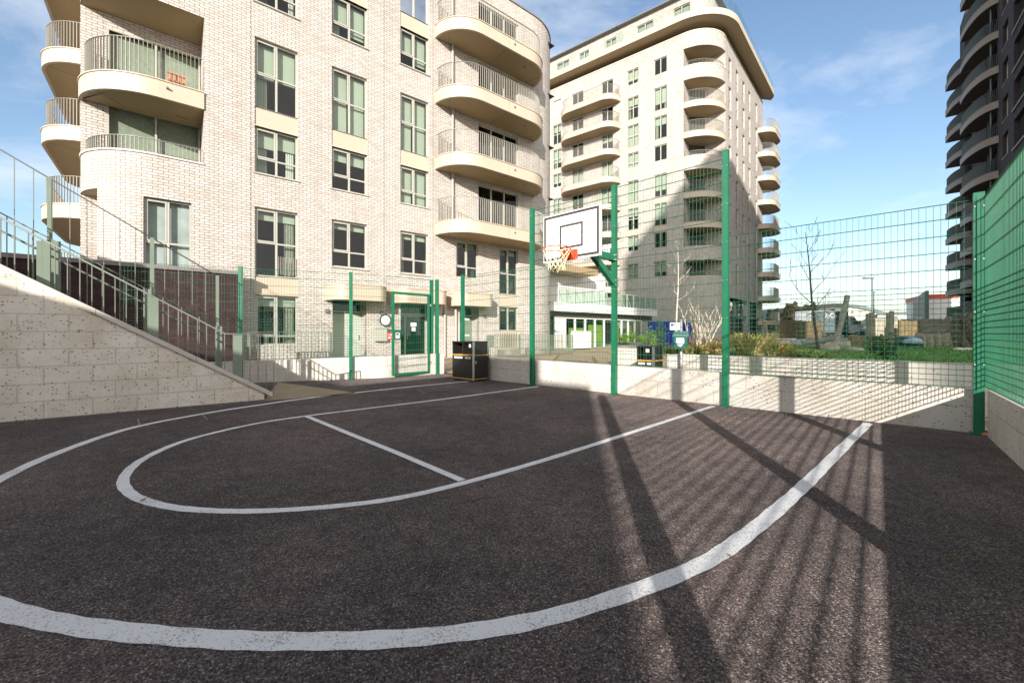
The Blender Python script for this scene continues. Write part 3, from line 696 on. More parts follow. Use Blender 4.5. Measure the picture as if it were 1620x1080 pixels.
m = MB(); ring = [(rc.x+rr*math.cos(t), rc.y+rr*math.sin(t), rz) for t in [2*math.pi*i/40 for i in range(40)]]
m.poly_tube(ring, .0105, 8, closed=True)
for i in range(12):
    t = 2*math.pi*i/12; a = (rc.x+rr*math.cos(t), rc.y+rr*math.sin(t))
    m.tube((a[0], a[1], rz-.005), (a[0], a[1], rz-.032), .004)
m.build('rim', 'hoop_orange', hp)
m = MB()
PX = lambda a, o, z: (bc.x+E_.x*a+S.x*o, bc.y+E_.y*a+S.y*o, z)
for sa in (-.10, .10):
    tri_ = [(.025, rz+.005), (.20, rz+.005), (.06, rz-.16), (.025, rz-.16)]
    A_ = [PX(sa-.004*1, o, z) for o, z in tri_]; B_ = [PX(sa+.004, o, z) for o, z in tri_]
    m.face(A_); m.face(B_[::-1])
    for i in range(4): j = (i+1) % 4; m.face([A_[i], B_[i], B_[j], A_[j]])
m.obox(bc, E_, S, -.15, .15, rz-.13, rz+.03, .0165, .024)
m.obox(bc, E_, S, -.095, .095, rz+.0, rz+.008, .025, .20)
sl = [PX(-.095, .19, rz-.005), PX(.095, .19, rz-.005), PX(.095, .03, rz-.15), PX(-.095, .03, rz-.15)]; m.face(sl); m.face([tuple(Vector(p)+Vector((0, 0, .004))) for p in sl][::-1])
m.build('rim_bracket', 'hoop_red', hp)
m = MB(); N12 = 12; lev = [(rr-.004, rz-.03), (.205, rz-.09), (.175, rz-.155), (.15, rz-.22), (.135, rz-.28), (.14, rz-.33)]
rnd = random.Random(3)
for j in range(len(lev)-1):
    for i in range(N12):
        o = (j % 2)*.5
        for sgn in (-.5, .5):
            t0 = 2*math.pi*(i+o)/N12; t1 = 2*math.pi*(i+o+sgn)/N12
            (r0, z0), (r1, z1) = lev[j], lev[j+1]
            if j == len(lev)-2: z1 += rnd.uniform(-.05, .02)
            p, q = (rc.x+r0*math.cos(t0), rc.y+r0*math.sin(t0), z0), (rc.x+r1*math.cos(t1), rc.y+r1*math.sin(t1), z1)
            mid = tuple((a+b)/2 for a, b in zip(p, q)); mid = (mid[0], mid[1], mid[2]-.008)
            m.tube(p, mid, .0045); m.tube(mid, q, .0045)
m.build('net', 'net_cord', hp)
m = MB(); Ld = (P-bc).dot(N_); pe = (P-bc).dot(E_)
ax = ((P + S*.05) - (bc - S*.055)); al = ax.length; ax /= al; an = Vector((-ax.y, ax.x)); ao = bc - S*.055
m.obox(ao, ax, an, 0, al, 2.54, 2.66, -.055, .055)
# diagonal brace
q0 = ao + ax*(al-.015); q1 = ao + ax*(al-.62)
pts = [(al-.0, 2.06), (al-.0, 2.20), (al-.50, 2.54), (al-.68, 2.54)]
A_ = [(ao.x+ax.x*a+an.x*-.045, ao.y+ax.y*a+an.y*-.045, z) for a, z in pts]; B_ = [(ao.x+ax.x*a+an.x*.045, ao.y+ax.y*a+an.y*.045, z) for a, z in pts]
m.face(A_); m.face(B_[::-1])
for i in range(4): j = (i+1) % 4; m.face([A_[j], A_[i], B_[i], B_[j]])
m.build('bracket_arm', 'fence_green', hp)
m = MB()
for z in (2.12, 2.60): m.obox(P, E_, S, -.085, .085, z-.07, z+.07, .052, .064)
cl = m.build('clamp_plate', 'fence_green', hp)
m = MB()
for z in (2.12, 2.60):
    for a in (-.068, .068):
        for dz in (-.045, .045): m.obox(P, E_, S, a-.01, a+.01, z+dz-.01, z+dz+.01, .065, .078)
m.build('bolt', 'steel', cl)

# stair with block wall and rails -----------------------------------------
slope = .622; ztop0 = .12
def ztop(t): return ztop0 + slope*t
TL = 5.2
m = MB(); th = .22
A0 = W0; nrm = WN
def wp(t, o=0): q = W0 + WD*t + WN*o; return (q.x, q.y)
ts = [0, TL]
zt = [ztop(t) for t in ts]
m.face([v2(wp(TL), -.02), v2(wp(0), -.02), v2(wp(0), zt[0]), v2(wp(TL), zt[1])], [(TL, -.02), (0, -.02), (0, zt[0]), (TL, zt[1])])
m.face([v2(wp(0, th), -.02), v2(wp(TL, th), -.02), v2(wp(TL, th), zt[1]), v2(wp(0, th), zt[0])], [(0, -.02), (TL, -.02), (TL, zt[1]), (0, zt[0])])
m.face([v2(wp(0), -.02), v2(wp(0, th), -.02), v2(wp(0, th), zt[0]), v2(wp(0), zt[0])], [(0, -.02), (th, -.02), (th, zt[0]), (0, zt[0])])
m.face([v2(wp(0), zt[0]), v2(wp(0, th), zt[0]), v2(wp(TL, th), zt[1]), v2(wp(TL), zt[1])])
m.face([v2(wp(TL, th), -.02), v2(wp(TL), -.02), v2(wp(TL), zt[1]), v2(wp(TL, th), zt[1])])
c = W0+WD*2.4
sw = tag(m.build('stair_wall', 'stair_block', None, (c.x, c.y, 0)), 'stepped-course concrete block wall rising beside the stair on the left', 'wall')
m = MB(); ov = .05; tk = .075
segs = [(-.12, .95), (.955, 2.1), (2.105, 3.3), (3.305, TL)]
for a, b in segs:
    q = [(wp(a, -ov), ztop(a)), (wp(b, -ov), ztop(b)), (wp(b, th+.03), ztop(b)), (wp(a, th+.03), ztop(a))]
    lo = [v2(p, z+.002) for p, z in q]; hi = [v2(p, z+tk) for p, z in q]
    m.face(hi[::-1]); m.face(lo)
    for i in range(4): j = (i+1) % 4; m.face([lo[i], hi[i], hi[j], lo[j]])
m.build('coping', 'coping_stone', sw)
st = MB(); n_ = 20; rise, run = .166, .267
for i in range(n_):
    a0 = .55+run*i; st.obox(wp(0, th+.02), WD, WN, a0, a0+run*(n_-i), rise*i+.001, rise*(i+1), 0, 1.55)
tag(st.build('stone_stair', 'coping_stone', None, (*wp(2, .8), 0)), 'flight of steps rising to the left behind the block wall', 'stair')
def raked_rail(name, label, o, t0, t1, hb, ht, posts, step=.125, flat_end=None, plate=.13, handrail=True, bw=.013, tr=.014):
    root = thing(name, label, 'railing', (*wp((t0+t1)/2, o), 0))
    Pz = lambda t, z, oo=0: v2(wp(t, o+oo), z)
    m = MB()
    def bar(p, q, w=.012, d=.045):   # flat bar between two points of equal plan offset, standing in the rake
        p = Vector(p); q = Vector(q); m.tube(p, q, .02, n=6)
    m.poly_tube([Pz(t0, ztop(t0)+ht), Pz(t1, ztop(t1)+ht)] if flat_end is None else [Pz(flat_end[0], flat_end[1]), Pz(t0, flat_end[1]), Pz(t1, ztop(t1)+ht + 0)], tr, 6)
    m.build('top_rail', 'rail_grey', root)
    m = MB(); t = t0 if flat_end is None else flat_end[0]
    k = 0
    while t < t1:
        zt_ = ztop(t)+ht if t >= t0 or flat_end is None else flat_end[1]
        if flat_end is not None and t >= t0: zt_ = flat_end[1] + (ztop(t1)+ht-flat_end[1])*(t-t0)/(t1-t0)
        zb = max(.03, ztop(t)+hb) if t > -.1 else .03
        m.obox(wp(t, o), WD, WN, -.005, .005, zb, zt_, -bw, bw); t += step
    m.build('balusters', 'rail_grey', root)
    for t in posts:
        q = MB(); zt_ = ztop(t)+ht+.01
        if flat_end is not None: zt_ = (flat_end[1] if t < t0 else flat_end[1] + (ztop(t1)+ht-flat_end[1])*(t-t0)/(t1-t0))-.02
        q.obox(wp(t, o), WD, WN, -plate/2, plate/2, max(.0, ztop(t)-.25 if t > .3 else 0), zt_, -.012, .012); q.build('post', 'rail_plate', root)
    if handrail:
        q = MB()
        for oo in (.07, ): q.poly_tube([Pz(t0-.2, ztop(t0-.2)+ht-.17, oo), Pz(t1, ztop(t1)+ht-.17, oo)], .014, 8)
        t = t0+.1
        while t < t1: q.tube(Pz(t, ztop(t)+ht-.17, oo), Pz(t, ztop(t)+ht-.2, 0), .007); t += .9
        q.build('handrail', 'rail_grey', root)
    return root
# lower run: rail level beyond the stair foot, then raked
raked_rail('stair_railing', 'grey green stair railing on the sloping block wall, its near end turning level', .30, .54, TL-.1, -.03, .694, [.357, 1.49, 2.66, 3.9], flat_end=(-.2, 1.15))
raked_rail('stair_railing', 'second grey green railing behind the first on the far side of the stair', .95, .62, TL-.1, -.1, .80, [.58, 1.57, 2.63], step=.25, plate=.1, handrail=False, bw=.009, tr=.010)
raked_rail('stair_guard', 'taller thin barred guard along the far side of the stair against dark brick', 1.5, .55, TL+1.5, .0, 1.80, [.56, 1.52, 2.78, 4.2], step=.20, plate=.05, handrail=False, bw=.006, tr=.011)
# dark brick wall below the raised terrace
fd = Vector((.7738, .6334)); fn = Vector((.6334, -.7738)); FP0 = Vector((-9.03, 14.8))
m = MB(); dz = 3.10
o = FP0 + fn*.65
m.obox(o, fd, fn, -16, -.55, 0, dz, -.3, 0)
dw = tag(m.build('dark_brick_wall', 'dark_brick', None, (*(o+fd*-4), 0)), 'dark purple brick terrace wall behind the stair railings', 'wall')
m = MB(); m.obox(o, fd, fn, -16, -.42, dz+.002, dz+.12, -.34, .06); m.build('coping', 'dark_coping', dw)
m = MB(); m.obox(o, fd, fn, -16, -.8, 2.9, 3.0, -1.4, -.31); tag(m.build('raised_terrace', 'coping_stone'), kind='structure')
# ------------------------------------------------------------------ the cream brick block on the left
fi = Vector((-.6334, .7738))
cl_ = FP0 + fd*-4.5; cr_ = FP0 + fd*16.2
PA = Path([cl_+fi*22, cl_, cr_, cr_+fi*14], [0, 1.9, 3.0, 0], FP0)
BK = -1.435                                         # where the corner balconies begin
CK = -5.58                                          # end of the rounded corner
ROOF = 18.6
apt = thing('apartment_building', 'cream brick apartment block with rounded corners and curved cream balconies, filling the left', 'building', (*(FP0+fd*4), 0))
cols = {1: (0, 1.38), 2: (2.59, 3.98), 3: (5.43, 6.78)}
holes = []; wins = []
def addw(k0, k1, z0, z1, **kw): holes.append((k0, k1, z0, z1)); wins.append((k0, k1, z0, z1, kw))
SP = []
Z2, Z3, Z4, Z5 = (6.83, 8.47), (9.14, 11.60), (12.85, 14.47), (15.13, 17.58)
bl = {(1, 2): (.38, .34), (1, 3): (.52, .5), (1, 4): (.3, .3), (2, 2): (.25, .28), (2, 3): (.98, .98), (2, 4): (.62, .8), (2, 5): (.5, .5), (3, 2): (1, 1), (3, 3): (.98, .98), (3, 4): (.62, .8), (3, 5): (0, 0)}
for c, (a, b) in cols.items():
    g1 = (3.19, 5.62) if c == 1 else (3.79, 5.62)
    gap = []
    zz = [(g1, (.14, .14), 1)]
    for i, z in ((2, Z2), (3, Z3), (4, Z4), (5, Z5)): zz.append((z, bl.get((c, i), (.4, .4)), i))
    for z, q, i in zz:
        short = z[1]-z[0] < 2
        addw(a, b, z[0], z[1], rows=(.34,) if short else (.50,), blind=q[0], blind2=q[1], sill=(i in (2, 4)) or (i == 1 and c > 1), gmat='mirror_glass' if (c, i) == (3, 5) else 'glass')
    for u, v in ((Z2[1], Z3[0]), (Z4[1], Z5[0])): SP.append((a, b, u, v))
addw(0, 1.38, .75, 2.53, rows=(.18,), blind=.2); SP.append((0, 1.38, 2.53, 3.19))
addw(8.25, 9.53, 3.85, 5.6, rows=(.3,), blind=.15); addw(10.83, 12.1, 3.19, 5.6, rows=(.45,), blind=.12)
addw(10.83, 12.1, 1.3, 2.55, rows=(), blind=.12); SP.append((10.83, 12.1, 2.55, 3.19)); SP.append((10.83, 12.1, .3, 1.3))
addw(-2.95, -1.77, 3.02, 5.38, rows=(.42,), blind=.97, blind2=.97, bmat='sky_tone_blind')  # full blind tinted to stand in for reflected sky
# balcony doors of the stack on the right
FL = [6.20, 9.20, 12.21, 15.22]
for f in FL: addw(9.53, 12.1, f+.02, f+2.35, cols=(.33, .66), rows=(), blind=.0, opener=False)
# entrance recesses
DR = [(2.62, 3.95), (5.45, 6.95), (8.45, 9.55)]
dh = [(a, b, 0.0, 2.55) for a, b in DR]
m = MB()
wall(m, PA, BK, PA.kmax, 0, ROOF, holes + dh + [(s[0], s[1], s[2], s[3]) for s in SP])
wall(m, PA, -4.20, BK, 0, 5.55, [h for h in holes if h[1] < -1])
wall(m, PA, PA.kmin, BK, 5.55, 6.70); wall(m, PA, PA.kmin, CK+.0, 0, 5.55); wall(m, PA, PA.kmin, CK, 6.70, ROOF)
wall(m, PA, CK, BK, 11.55, 12.75); wall(m, PA, CK, BK, 17.6, ROOF)
# recess behind the corner balconies: jamb, rear wall
IN = 1.75
o, ax, n, L = frame_of(PA, BK, BK+1)
def fp(k, off, z): q = FP0 + fd*k + fn*off; return (q.x, q.y, z)
for z0, z1 in ((6.70, 11.55), (12.75, 17.6)):
    m.face([fp(BK, 0, z0), fp(BK, -IN, z0), fp(BK, -IN, z1), fp(BK, 0, z1)][::-1], [(0, z0), (IN, z0), (IN, z1), (0, z1)][::-1])
    # rear wall pieces (glazed doors between k -3.9 and -1.6)
    m.face([fp(-4.5, -IN, z0), fp(-3.9, -IN, z0), fp(-3.9, -IN, z1), fp(-4.5, -IN, z1)], [(0, z0), (.6, z0), (.6, z1), (0, z1)])
    m.face([fp(-3.9, -IN, z1-.45), fp(BK, -IN, z1-.45), fp(BK, -IN, z1), fp(-3.9, -IN, z1)], [(0, z1-.45), (2.4, z1-.45), (2.4, z1), (0, z1)])
# notch under the bay at the left corner
m.face([fp(-4.5, -IN, 0), fp(-3.9, -IN, 0), fp(-3.9, -IN, 5.55), fp(-4.5, -IN, 5.55)], [(0, 0), (.6, 0), (.6, 5.55), (0, 5.55)])
q = PA.at(-4.20); 
m.face([v2(q, 0), fp(-3.9, -IN, 0), fp(-3.9, -IN, 5.55), v2(q, 5.55)][::-1], [(0, 0), (1.4, 0), (1.4, 5.55), (0, 5.55)])
m.build('brick_wall', 'cream_brick', apt)
# soffits and tops of the corner pieces
def corner_poly(off=0.0): return PA.line(CK+.16, BK, off) + [fp(BK, -IN, 0)[:2], fp(-4.44, -IN, 0)[:2]]
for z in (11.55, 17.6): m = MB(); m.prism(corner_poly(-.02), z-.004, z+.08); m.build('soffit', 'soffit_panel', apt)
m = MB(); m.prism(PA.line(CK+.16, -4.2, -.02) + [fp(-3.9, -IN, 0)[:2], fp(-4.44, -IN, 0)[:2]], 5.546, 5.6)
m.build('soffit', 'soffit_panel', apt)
m = MB()
for z in (6.70, 12.75):
    pl = PA.line(CK, BK, .035); pi = PA.line(CK, BK, -.30)
    m = MB(); m.prism(pl + pi[::-1], z+.001, z+.055); m.build('coping', 'coping_stone', apt)
m = MB()
pl = PA.line(PA.kmin+.1, PA.kmax-.1, .05); pi = PA.line(PA.kmin+.1, PA.kmax-.1, -.35)
m.prism(pl + pi[::-1], ROOF+.001, ROOF+.07); m.build('roof_edge', 'dark_coping', apt)
m = MB(); m.prism([PA.at(PA.kmin+.2, -.3)] + PA.line(CK-.3, 17.9, -.30) + [PA.at(PA.kmax-.2, -.3)], ROOF-.4, ROOF-.3); m.build('roof', 'roof_grey', apt)
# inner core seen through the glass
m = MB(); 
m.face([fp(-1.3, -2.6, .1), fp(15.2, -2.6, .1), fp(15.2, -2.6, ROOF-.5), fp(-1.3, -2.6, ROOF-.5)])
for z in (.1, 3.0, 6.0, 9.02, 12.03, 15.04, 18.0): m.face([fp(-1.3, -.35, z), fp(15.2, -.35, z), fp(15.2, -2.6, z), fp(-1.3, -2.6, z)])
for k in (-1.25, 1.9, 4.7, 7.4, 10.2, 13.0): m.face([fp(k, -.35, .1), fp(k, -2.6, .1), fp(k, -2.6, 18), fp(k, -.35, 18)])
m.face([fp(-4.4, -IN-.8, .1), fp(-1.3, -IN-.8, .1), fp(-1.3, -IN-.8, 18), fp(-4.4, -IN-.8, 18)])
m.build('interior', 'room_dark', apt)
for k0, k1, z0, z1, kw in wins: window(apt, PA, k0, k1, z0, z1, **kw)
for a, b, u, v in SP:
    o, ax, n, L = frame_of(PA, a, b)
    q = MB(); q.obox(o, ax, n, .002, L-.002, u+.002, v-.002, -.2, -.035); q.obox(o, ax, n, -.0, L, u+.0, u+.03, -.03, .012); q.build('spandrel_panel', 'cream_panel', apt)
# doors on the corner balconies
for z0 in (6.72, 9.12, 12.8, 15.1):
    top = 9.0 if z0 < 9 else (11.1 if z0 < 12 else (14.6 if z0 < 15 else 17.1))
    q = MB()
    class RP:                      # straight path along the recess
        def at(s, k, off=0.0): p = FP0 + fd*k + fn*(off-IN); return (p.x, p.y)
    window(apt, RP(), -3.9, BK-.02, z0, top, cols=(.5,), rows=(), blind=.95, blind2=.7, bmat='curtain', set_in=.0, opener=False, name='balcony_door')
window(apt, RP(), -3.88, -3.2, 3.0, 5.3, cols=(), rows=(), blind=None, opener=False, set_in=-.02, name='balcony_door')
# balconies ----------------------------------------------------------
def smooth_outline(path, k0, k1, p, r, flat=False):
    pts = []
    N = 12
    for i in range(N+1):
        t = math.pi/2*i/N; pts.append(path.at(k0 + r*(1-math.cos(t)), p*math.sin(t)))
    for i in range(N+1):
        t = math.pi/2*(1-i/N); pts.append(path.at(k1 - r*(1-math.cos(t)), p*math.sin(t)))
    return pts
def offset_open(pts, d):
    out = []
    for i, p in enumerate(pts):
        a = Vector(pts[max(i-1, 0)]); b = Vector(pts[min(i+1, len(pts)-1)]); e = (b-a).normalized(); out.append((p[0]+e.y*d, p[1]-e.x*d))
    return out
def slab(parent, outline, back, ztop_, th, mats=('cream_panel', 'soffit_panel'), seams=(.12, .5, .88), name='balcony_slab', lip=True, soff=True):
    """outline: open xy line from wall to wall with outside on its right"""
    m = MB(); m.m = 0
    n = len(outline); z0, z1 = ztop_-th, ztop_
    dd = [0]
    for i in range(1, n): dd.append(dd[-1] + math.dist(outline[i], outline[i-1]))
    for i in range(n-1):
        m.face([v2(outline[i], z0), v2(outline[i+1], z0), v2(outline[i+1], z1), v2(outline[i], z1)], [(dd[i], z0), (dd[i+1], z0), (dd[i+1], z1), (dd[i], z1)], True)
    poly = outline + back
    m.prism(poly, z1-.002, z1, bottom=False, side=False)
    rim = offset_open(outline, -.09)
    for i in range(n-1): m.face([v2(outline[i+1], z0), v2(outline[i], z0), v2(rim[i], z0), v2(rim[i+1], z0)])
    for i in range(n-1): m.face([v2(rim[i], z0), v2(rim[i], z0+.02), v2(rim[i+1], z0+.02), v2(rim[i+1], z0)])
    if lip:
        lo = offset_open(outline, .03)
        for a, b in ((lo, outline),):
            for i in range(n-1):
                m.face([v2(a[i], z1+.002), v2(a[i+1], z1+.002), v2(a[i+1], z1+.035), v2(a[i], z1+.035)])
                m.face([v2(a[i], z1+.035), v2(a[i+1], z1+.035), v2(rim[i+1], z1+.035), v2(rim[i], z1+.035)])
                m.face([v2(a[i+1], z1+.002), v2(a[i], z1+.002), v2(outline[i], z1+.002), v2(outline[i+1], z1+.002)])
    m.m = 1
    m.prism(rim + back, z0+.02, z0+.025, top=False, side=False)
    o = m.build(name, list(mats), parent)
    if seams:
        for s_ in seams:
            q = MB()
            t = s_*dd[-1]; i = max(j for j in range(n-1) if dd[j] <= t); u = (t-dd[i])/(dd[i+1]-dd[i]); e = (Vector(outline[i+1])-Vector(outline[i])).normalized()
            p = Vector(outline[i])*(1-u)+Vector(outline[i+1])*u; q.obox(p, e, Vector((e.y, -e.x)), -.006, .006, z0, z1-.002, -.01, .0015)
            # joint across the soffit
            c = Vector(back[0])*(1-s_) + Vector(back[-1])*s_ if len(back) > 1 else Vector(back[0])
            c = Vector(back[-1])*(1-s_) + Vector(back[0])*s_
            if (c-p).length > .3:
                e2 = (c-p).normalized(); q.obox(p, e2, Vector((e2.y, -e2.x)), .1, (c-p).length-.02, z0+.017, z0+.0215, -.008, .008)
            q.build('panel_joint', 'seam', o)
    return o
def railing(parent, outline, zb, zt, step=.105, mat='balcony_rail', w=.04, bar=.011, name='railing'):
    m = MB(); d = [0]
    for i in range(1, len(outline)): d.append(d[-1] + math.dist(outline[i], outline[i-1]))
    n = max(2, int(d[-1]/step)); i = 0
    for k in range(n+1):
        t = d[-1]*k/n
        while i < len(d)-2 and d[i+1] < t: i += 1
        u = (t-d[i])/max(1e-6, d[i+1]-d[i]); p = Vector(outline[i])*(1-u)+Vector(outline[i+1])*u
        e = (Vector(outline[i+1])-Vector(outline[i])).normalized()
        m.obox(p, e, Vector((e.y, -e.x)), -bar/2, bar/2, zb, zt, -w/2, w/2)
    for a, b, hw in ((zt, zt+.012, w*.62), (zb+.03, zb+.042, w*.5)):
        L = offset_open(outline, hw); Rr = offset_open(outline, -hw)
        for i in range(len(outline)-1):
            m.face([v2(L[i], b), v2(L[i+1], b), v2(Rr[i+1], b), v2(Rr[i], b)]); m.face([v2(L[i+1], a), v2(L[i], a), v2(Rr[i], a), v2(Rr[i+1], a)])
            m.face([v2(L[i], a), v2(L[i+1], a), v2(L[i+1], b), v2(L[i], b)]); m.face([v2(Rr[i+1], a), v2(Rr[i], a), v2(Rr[i], b), v2(Rr[i+1], b)])
    return m.build(name, mat, parent)
# right-hand stack
ol = smooth_outline(PA, 7.1, 13.25, 1.6, 1.6)
bk = [PA.at(13.25, -.02), PA.at(7.1, -.02)]
s0 = slab(apt, ol, bk, FL[0], .53)
railing(s0, offset_open(ol, -.14), FL[0]+.04, FL[0]+1.1)
q = MB(); o, ax, n, L = frame_of(PA, 11.6, 11.75, 1.0); q.obox(o, ax, n, 0, .16, FL[0]-.512, FL[0]-.495, -.06, .06); q.build('light_fitting', 'roof_grey', s0)
q = MB(); o, ax, n, L = frame_of(PA, 10.5, 10.55, 1.6); q.obox(o, ax, n, 0, .05, FL[0]-.22, FL[0]-.17, 0, .07); q.build('spout', 'roof_grey', s0)
for i in (1, 2, 3): lift(s0, FL[i]-FL[0])
q = MB(); p = PA.at(8.0, .09); q.tube((*p, 6.2), (*p, ROOF-.6), .055, n=10); q.build('downpipe', 'window_frame', apt)
# corner stack
ol = PA.line(CK-.0, BK, .05)
ol = [PA.at(CK-.6+.6*i/5, -.25+.30*math.sin(math.pi/2*i/5)) for i in range(5)] + PA.line(CK+.02, BK-.004, .05)
bk = [fp(BK-.004, -IN, 0)[:2], fp(-4.55, -IN, 0)[:2]]
for z in (9.05, 15.05):
    s1 = slab(apt, ol, bk, z, .53, seams=(.42,))
    railing(s1, offset_open(PA.line(CK+.25, BK-.03, 0), -.10), z+.04, z+1.16)
    q = MB(); o, ax, n, L = frame_of(PA, -2.4, -2.3, .05); q.obox(o, ax, n, 0, .06, z-.22, z-.17, 0, .09); q.build('spout', 'roof_grey', s1)
    q = MB(); o2 = FP0+fd*-2.15+fn*-1.1
    for i in range(6): q.obox(o2, fd, fn, .06*i, .06*i+.025, z-.516, z-.505, -.06, .06)
    q.build('soffit_vent', 'seam', s1)
for z in (6.76, 12.81): railing(apt, offset_open(PA.line(CK+.2, BK-.03, 0), -.14), z, z+.46)
# stack on the left side elevation
def left_outline(): return smooth_outline(PA, -18, CK-4.2, 1.75, 1.7)
ol = left_outline(); bk = [PA.at(CK-4.2, -.02), PA.at(-18, -.02)]
zl = [3.2, 6.17, 9.18, 12.18, 15.19]
s2 = slab(apt, ol, bk, zl[0], .53, seams=(.8,)); railing(s2, offset_open(ol, -.14), zl[0]+.04, zl[0]+1.12)
for z in zl[1:]: lift(s2, z-zl[0])
# things seen on the brick: vents, lamps
for k, z in ((1.75, 12.4), (1.82, 9.1), (2.0, 6.1), (2.0, 5.66)):
    q = MB(); o, ax, n, L = frame_of(PA, k, k+.3)
    for i in range(5): q.obox(o, ax, n, i*.05, i*.05+.03, z, z+.09, 0, .006)
    q.build('air_vent', 'window_frame', apt)
for k, z in ((2.35, 1.95), (4.55, 1.95), (7.5, 1.95), (9.85, 1.95)):
    q = MB(); o, ax, n, L = frame_of(PA, k, k+.12); q.obox(o, ax, n, 0, .1, z, z+.16, 0, .09); q.build('wall_lamp', 'roof_grey', apt)
for k, z0, z1 in ((-.12, 2.7, ROOF), (4.7, 3.1, ROOF), (7.0, .1, ROOF)):
    q = MB(); o, ax, n, L = frame_of(PA, k, k+.1); q.obox(o, ax, n, 0, .014, z0, z1, -.01, .002); q.build('movement_joint', 'seam', apt)
# canopies over the doors
for k0, k1 in ((2.3, 4.65), (4.85, 7.45), (7.75, 10.0)):
    ol = smooth_outline(PA, k0, k1, 1.0, .55); c_ = slab(apt, ol, [PA.at(k1, -.01), PA.at(k0, -.01)], 3.0, .56, seams=None, name='door_canopy')
for k in (7.58, 8.18):
    q = MB(); p = PA.at(k, .08); q.tube((*p, .1), (*p, 2.5), .05, n=8); q.build('downpipe', 'window_frame', apt)
# entrance doors, set back
for i, (a, b) in enumerate(DR):
    DPo = -.55
    class DP:
        def at(s, k, off=0.0): return PA.at(k, off+DPo)
    q = MB()
    for kk, sg in ((a, 1), (b, -1)):
        p, r = PA.at(kk, 0), PA.at(kk, DPo); f4 = [v2(p, 0), v2(r, 0), v2(r, 2.55), v2(p, 2.55)]
        q.face(f4 if sg < 0 else f4[::-1], [(0, 0), (.55, 0), (.55, 2.55), (0, 2.55)])
    q.build('door_reveal', 'cream_brick', apt)
    window(apt, DP(), a, b, 2.02, 2.55, cols=(), rows=(), blind=None, set_in=0, opener=False, name='fanlight')
    if i == 1:
        dw_ = window(apt, DP(), a, b, .1, 2.0, cols=(.30,), rows=(), blind=None, set_in=0, opener=False, name='glazed_door', gmat='smoke_glass')
        o, ax, n, L = frame_of(DP(), a, b)
        for z0, z1, x0, x1 in ((1.50, 1.66, .72, 1.02), (1.28, 1.47, .78, .97)):
            p_ = MB(); p_.obox(o, ax, n, x0, x1, z0, z1, -.012, -.008); p_.build('paper_notice', 'white_paint', dw_)
        p_ = MB(); p_.obox(o, ax, n, .50, .56, .9, 1.2, .01, .06); p_.build('handle', 'roof_grey', dw_)
    else:
        o, ax, n, L = frame_of(DP(), a, b); q = MB(); q.obox(o, ax, n, .28, L-.04, .08, 1.98, -.05, 0)
        dd_ = q.build('front_door', 'rail_plate' if i else 'blind', apt)
        q = MB(); q.obox(o, ax, n, .0, .28, .08, 1.98, -.06, .01); q.obox(o, ax, n, L-.04, L, .08, 1.98, -.06, .01); q.build('door_frame', 'window_frame', dd_)
        if i == 2:
            q = MB(); q.obox(o, ax, n, .36, .9, 1.82, 1.94, .01, .05); q.obox(o, ax, n, .4, .9, 1.05, 1.10, .01, .03); q.build('door_plate', 'white_paint', dd_)
        else:
            q = MB(); q.obox(o, ax, n, L-.16, L-.12, .9, 1.1, .0, .05); q.build('handle', 'steel', dd_)
# window guards and plinth rail at the ground floor
o, ax, n, L = frame_of(PA, .0, 1.38)
q = MB()
for i in range(11): q.obox(o, ax, n, .75+i*.055, .765+i*.055, 3.3, 3.95, -.07, -.05)
q.build('window_guard', 'balcony_rail', apt)
q = MB(); o, ax, n, L = frame_of(PA, 10.86, 12.08)
for i in range(10): q.obox(o, ax, n, .06+i*.118, .10+i*.118, .45, 1.22, -.034, -.03)
q.build('vent_grille', 'seam', apt)
# small things by the doors
p = PA.at(4.62, .9); 
t = thing('convex_mirror', 'round convex safety mirror on the brick by the glazed entrance', 'mirror', (*PA.at(4.68, .0), 1.55))
o, ax, n, L = frame_of(PA, 4.68, 4.8); 
q = MB(); c3 = Vector((*PA.at(4.72, .10), 1.72)); q.poly_tube([c3 + Vector((ax[0]*math.cos(a)*.23, ax[1]*math.cos(a)*.23, math.sin(a)*.23)) for a in [2*math.pi*i/24 for i in range(24)]], .03, 6, closed=True); q.tube(c3-Vector((n[0], n[1], 0))*.1, c3, .03); q.build('mirror_rim', 'board_line', t)
q = MB(); ring = []; vs = [tuple(c3 + Vector((n[0], n[1], 0))*.03)]; fs = []
for j in range(1, 4):
    for i in range(20):
        a = 2*math.pi*i/20; r = .22*j/3; vs.append(tuple(c3 + Vector((ax[0]*math.cos(a)*r, ax[1]*math.cos(a)*r, math.sin(a)*r)) + Vector((n[0], n[1], 0))*(.03*(1-(j/3)**2))))
for i in range(20): fs.append((0, 1+i, 1+(i+1) % 20))
for j in range(2):
    for i in range(20): fs.append((1+j*20+i, 1+(j+1)*20+i, 1+(j+1)*20+(i+1) % 20, 1+j*20+(i+1) % 20))
q.idx(vs, fs, True); q.build('mirror_face', 'cladding_white', t)
q = MB(); o, ax, n, L = frame_of(PA, 4.25, 4.6); q.obox(o, ax, n, 0, .5, .85, 1.38, .02, .2); q.obox(o, ax, n, -.02, .52, 1.38, 1.42, .0, .24)
lb = tag(q.build('post_box', 'window_frame', None, (*PA.at(4.4, .1), .85)), 'grey post box cabinet on the brick left of the glazed entrance', 'post box')
q = MB(); o, ax, n, L = frame_of(PA, 10.0, 10.4); q.obox(o, ax, n, 0, .32, .55, 1.05, .02, .12); q.obox(o, ax, n, -.02, .34, 1.05, 1.08, .0, .14)
tag(q.build('meter_box', 'rail_plate', None, (*PA.at(10.2, .05), .55)), 'small grey green meter box on brick to the right of the last door', 'meter box')
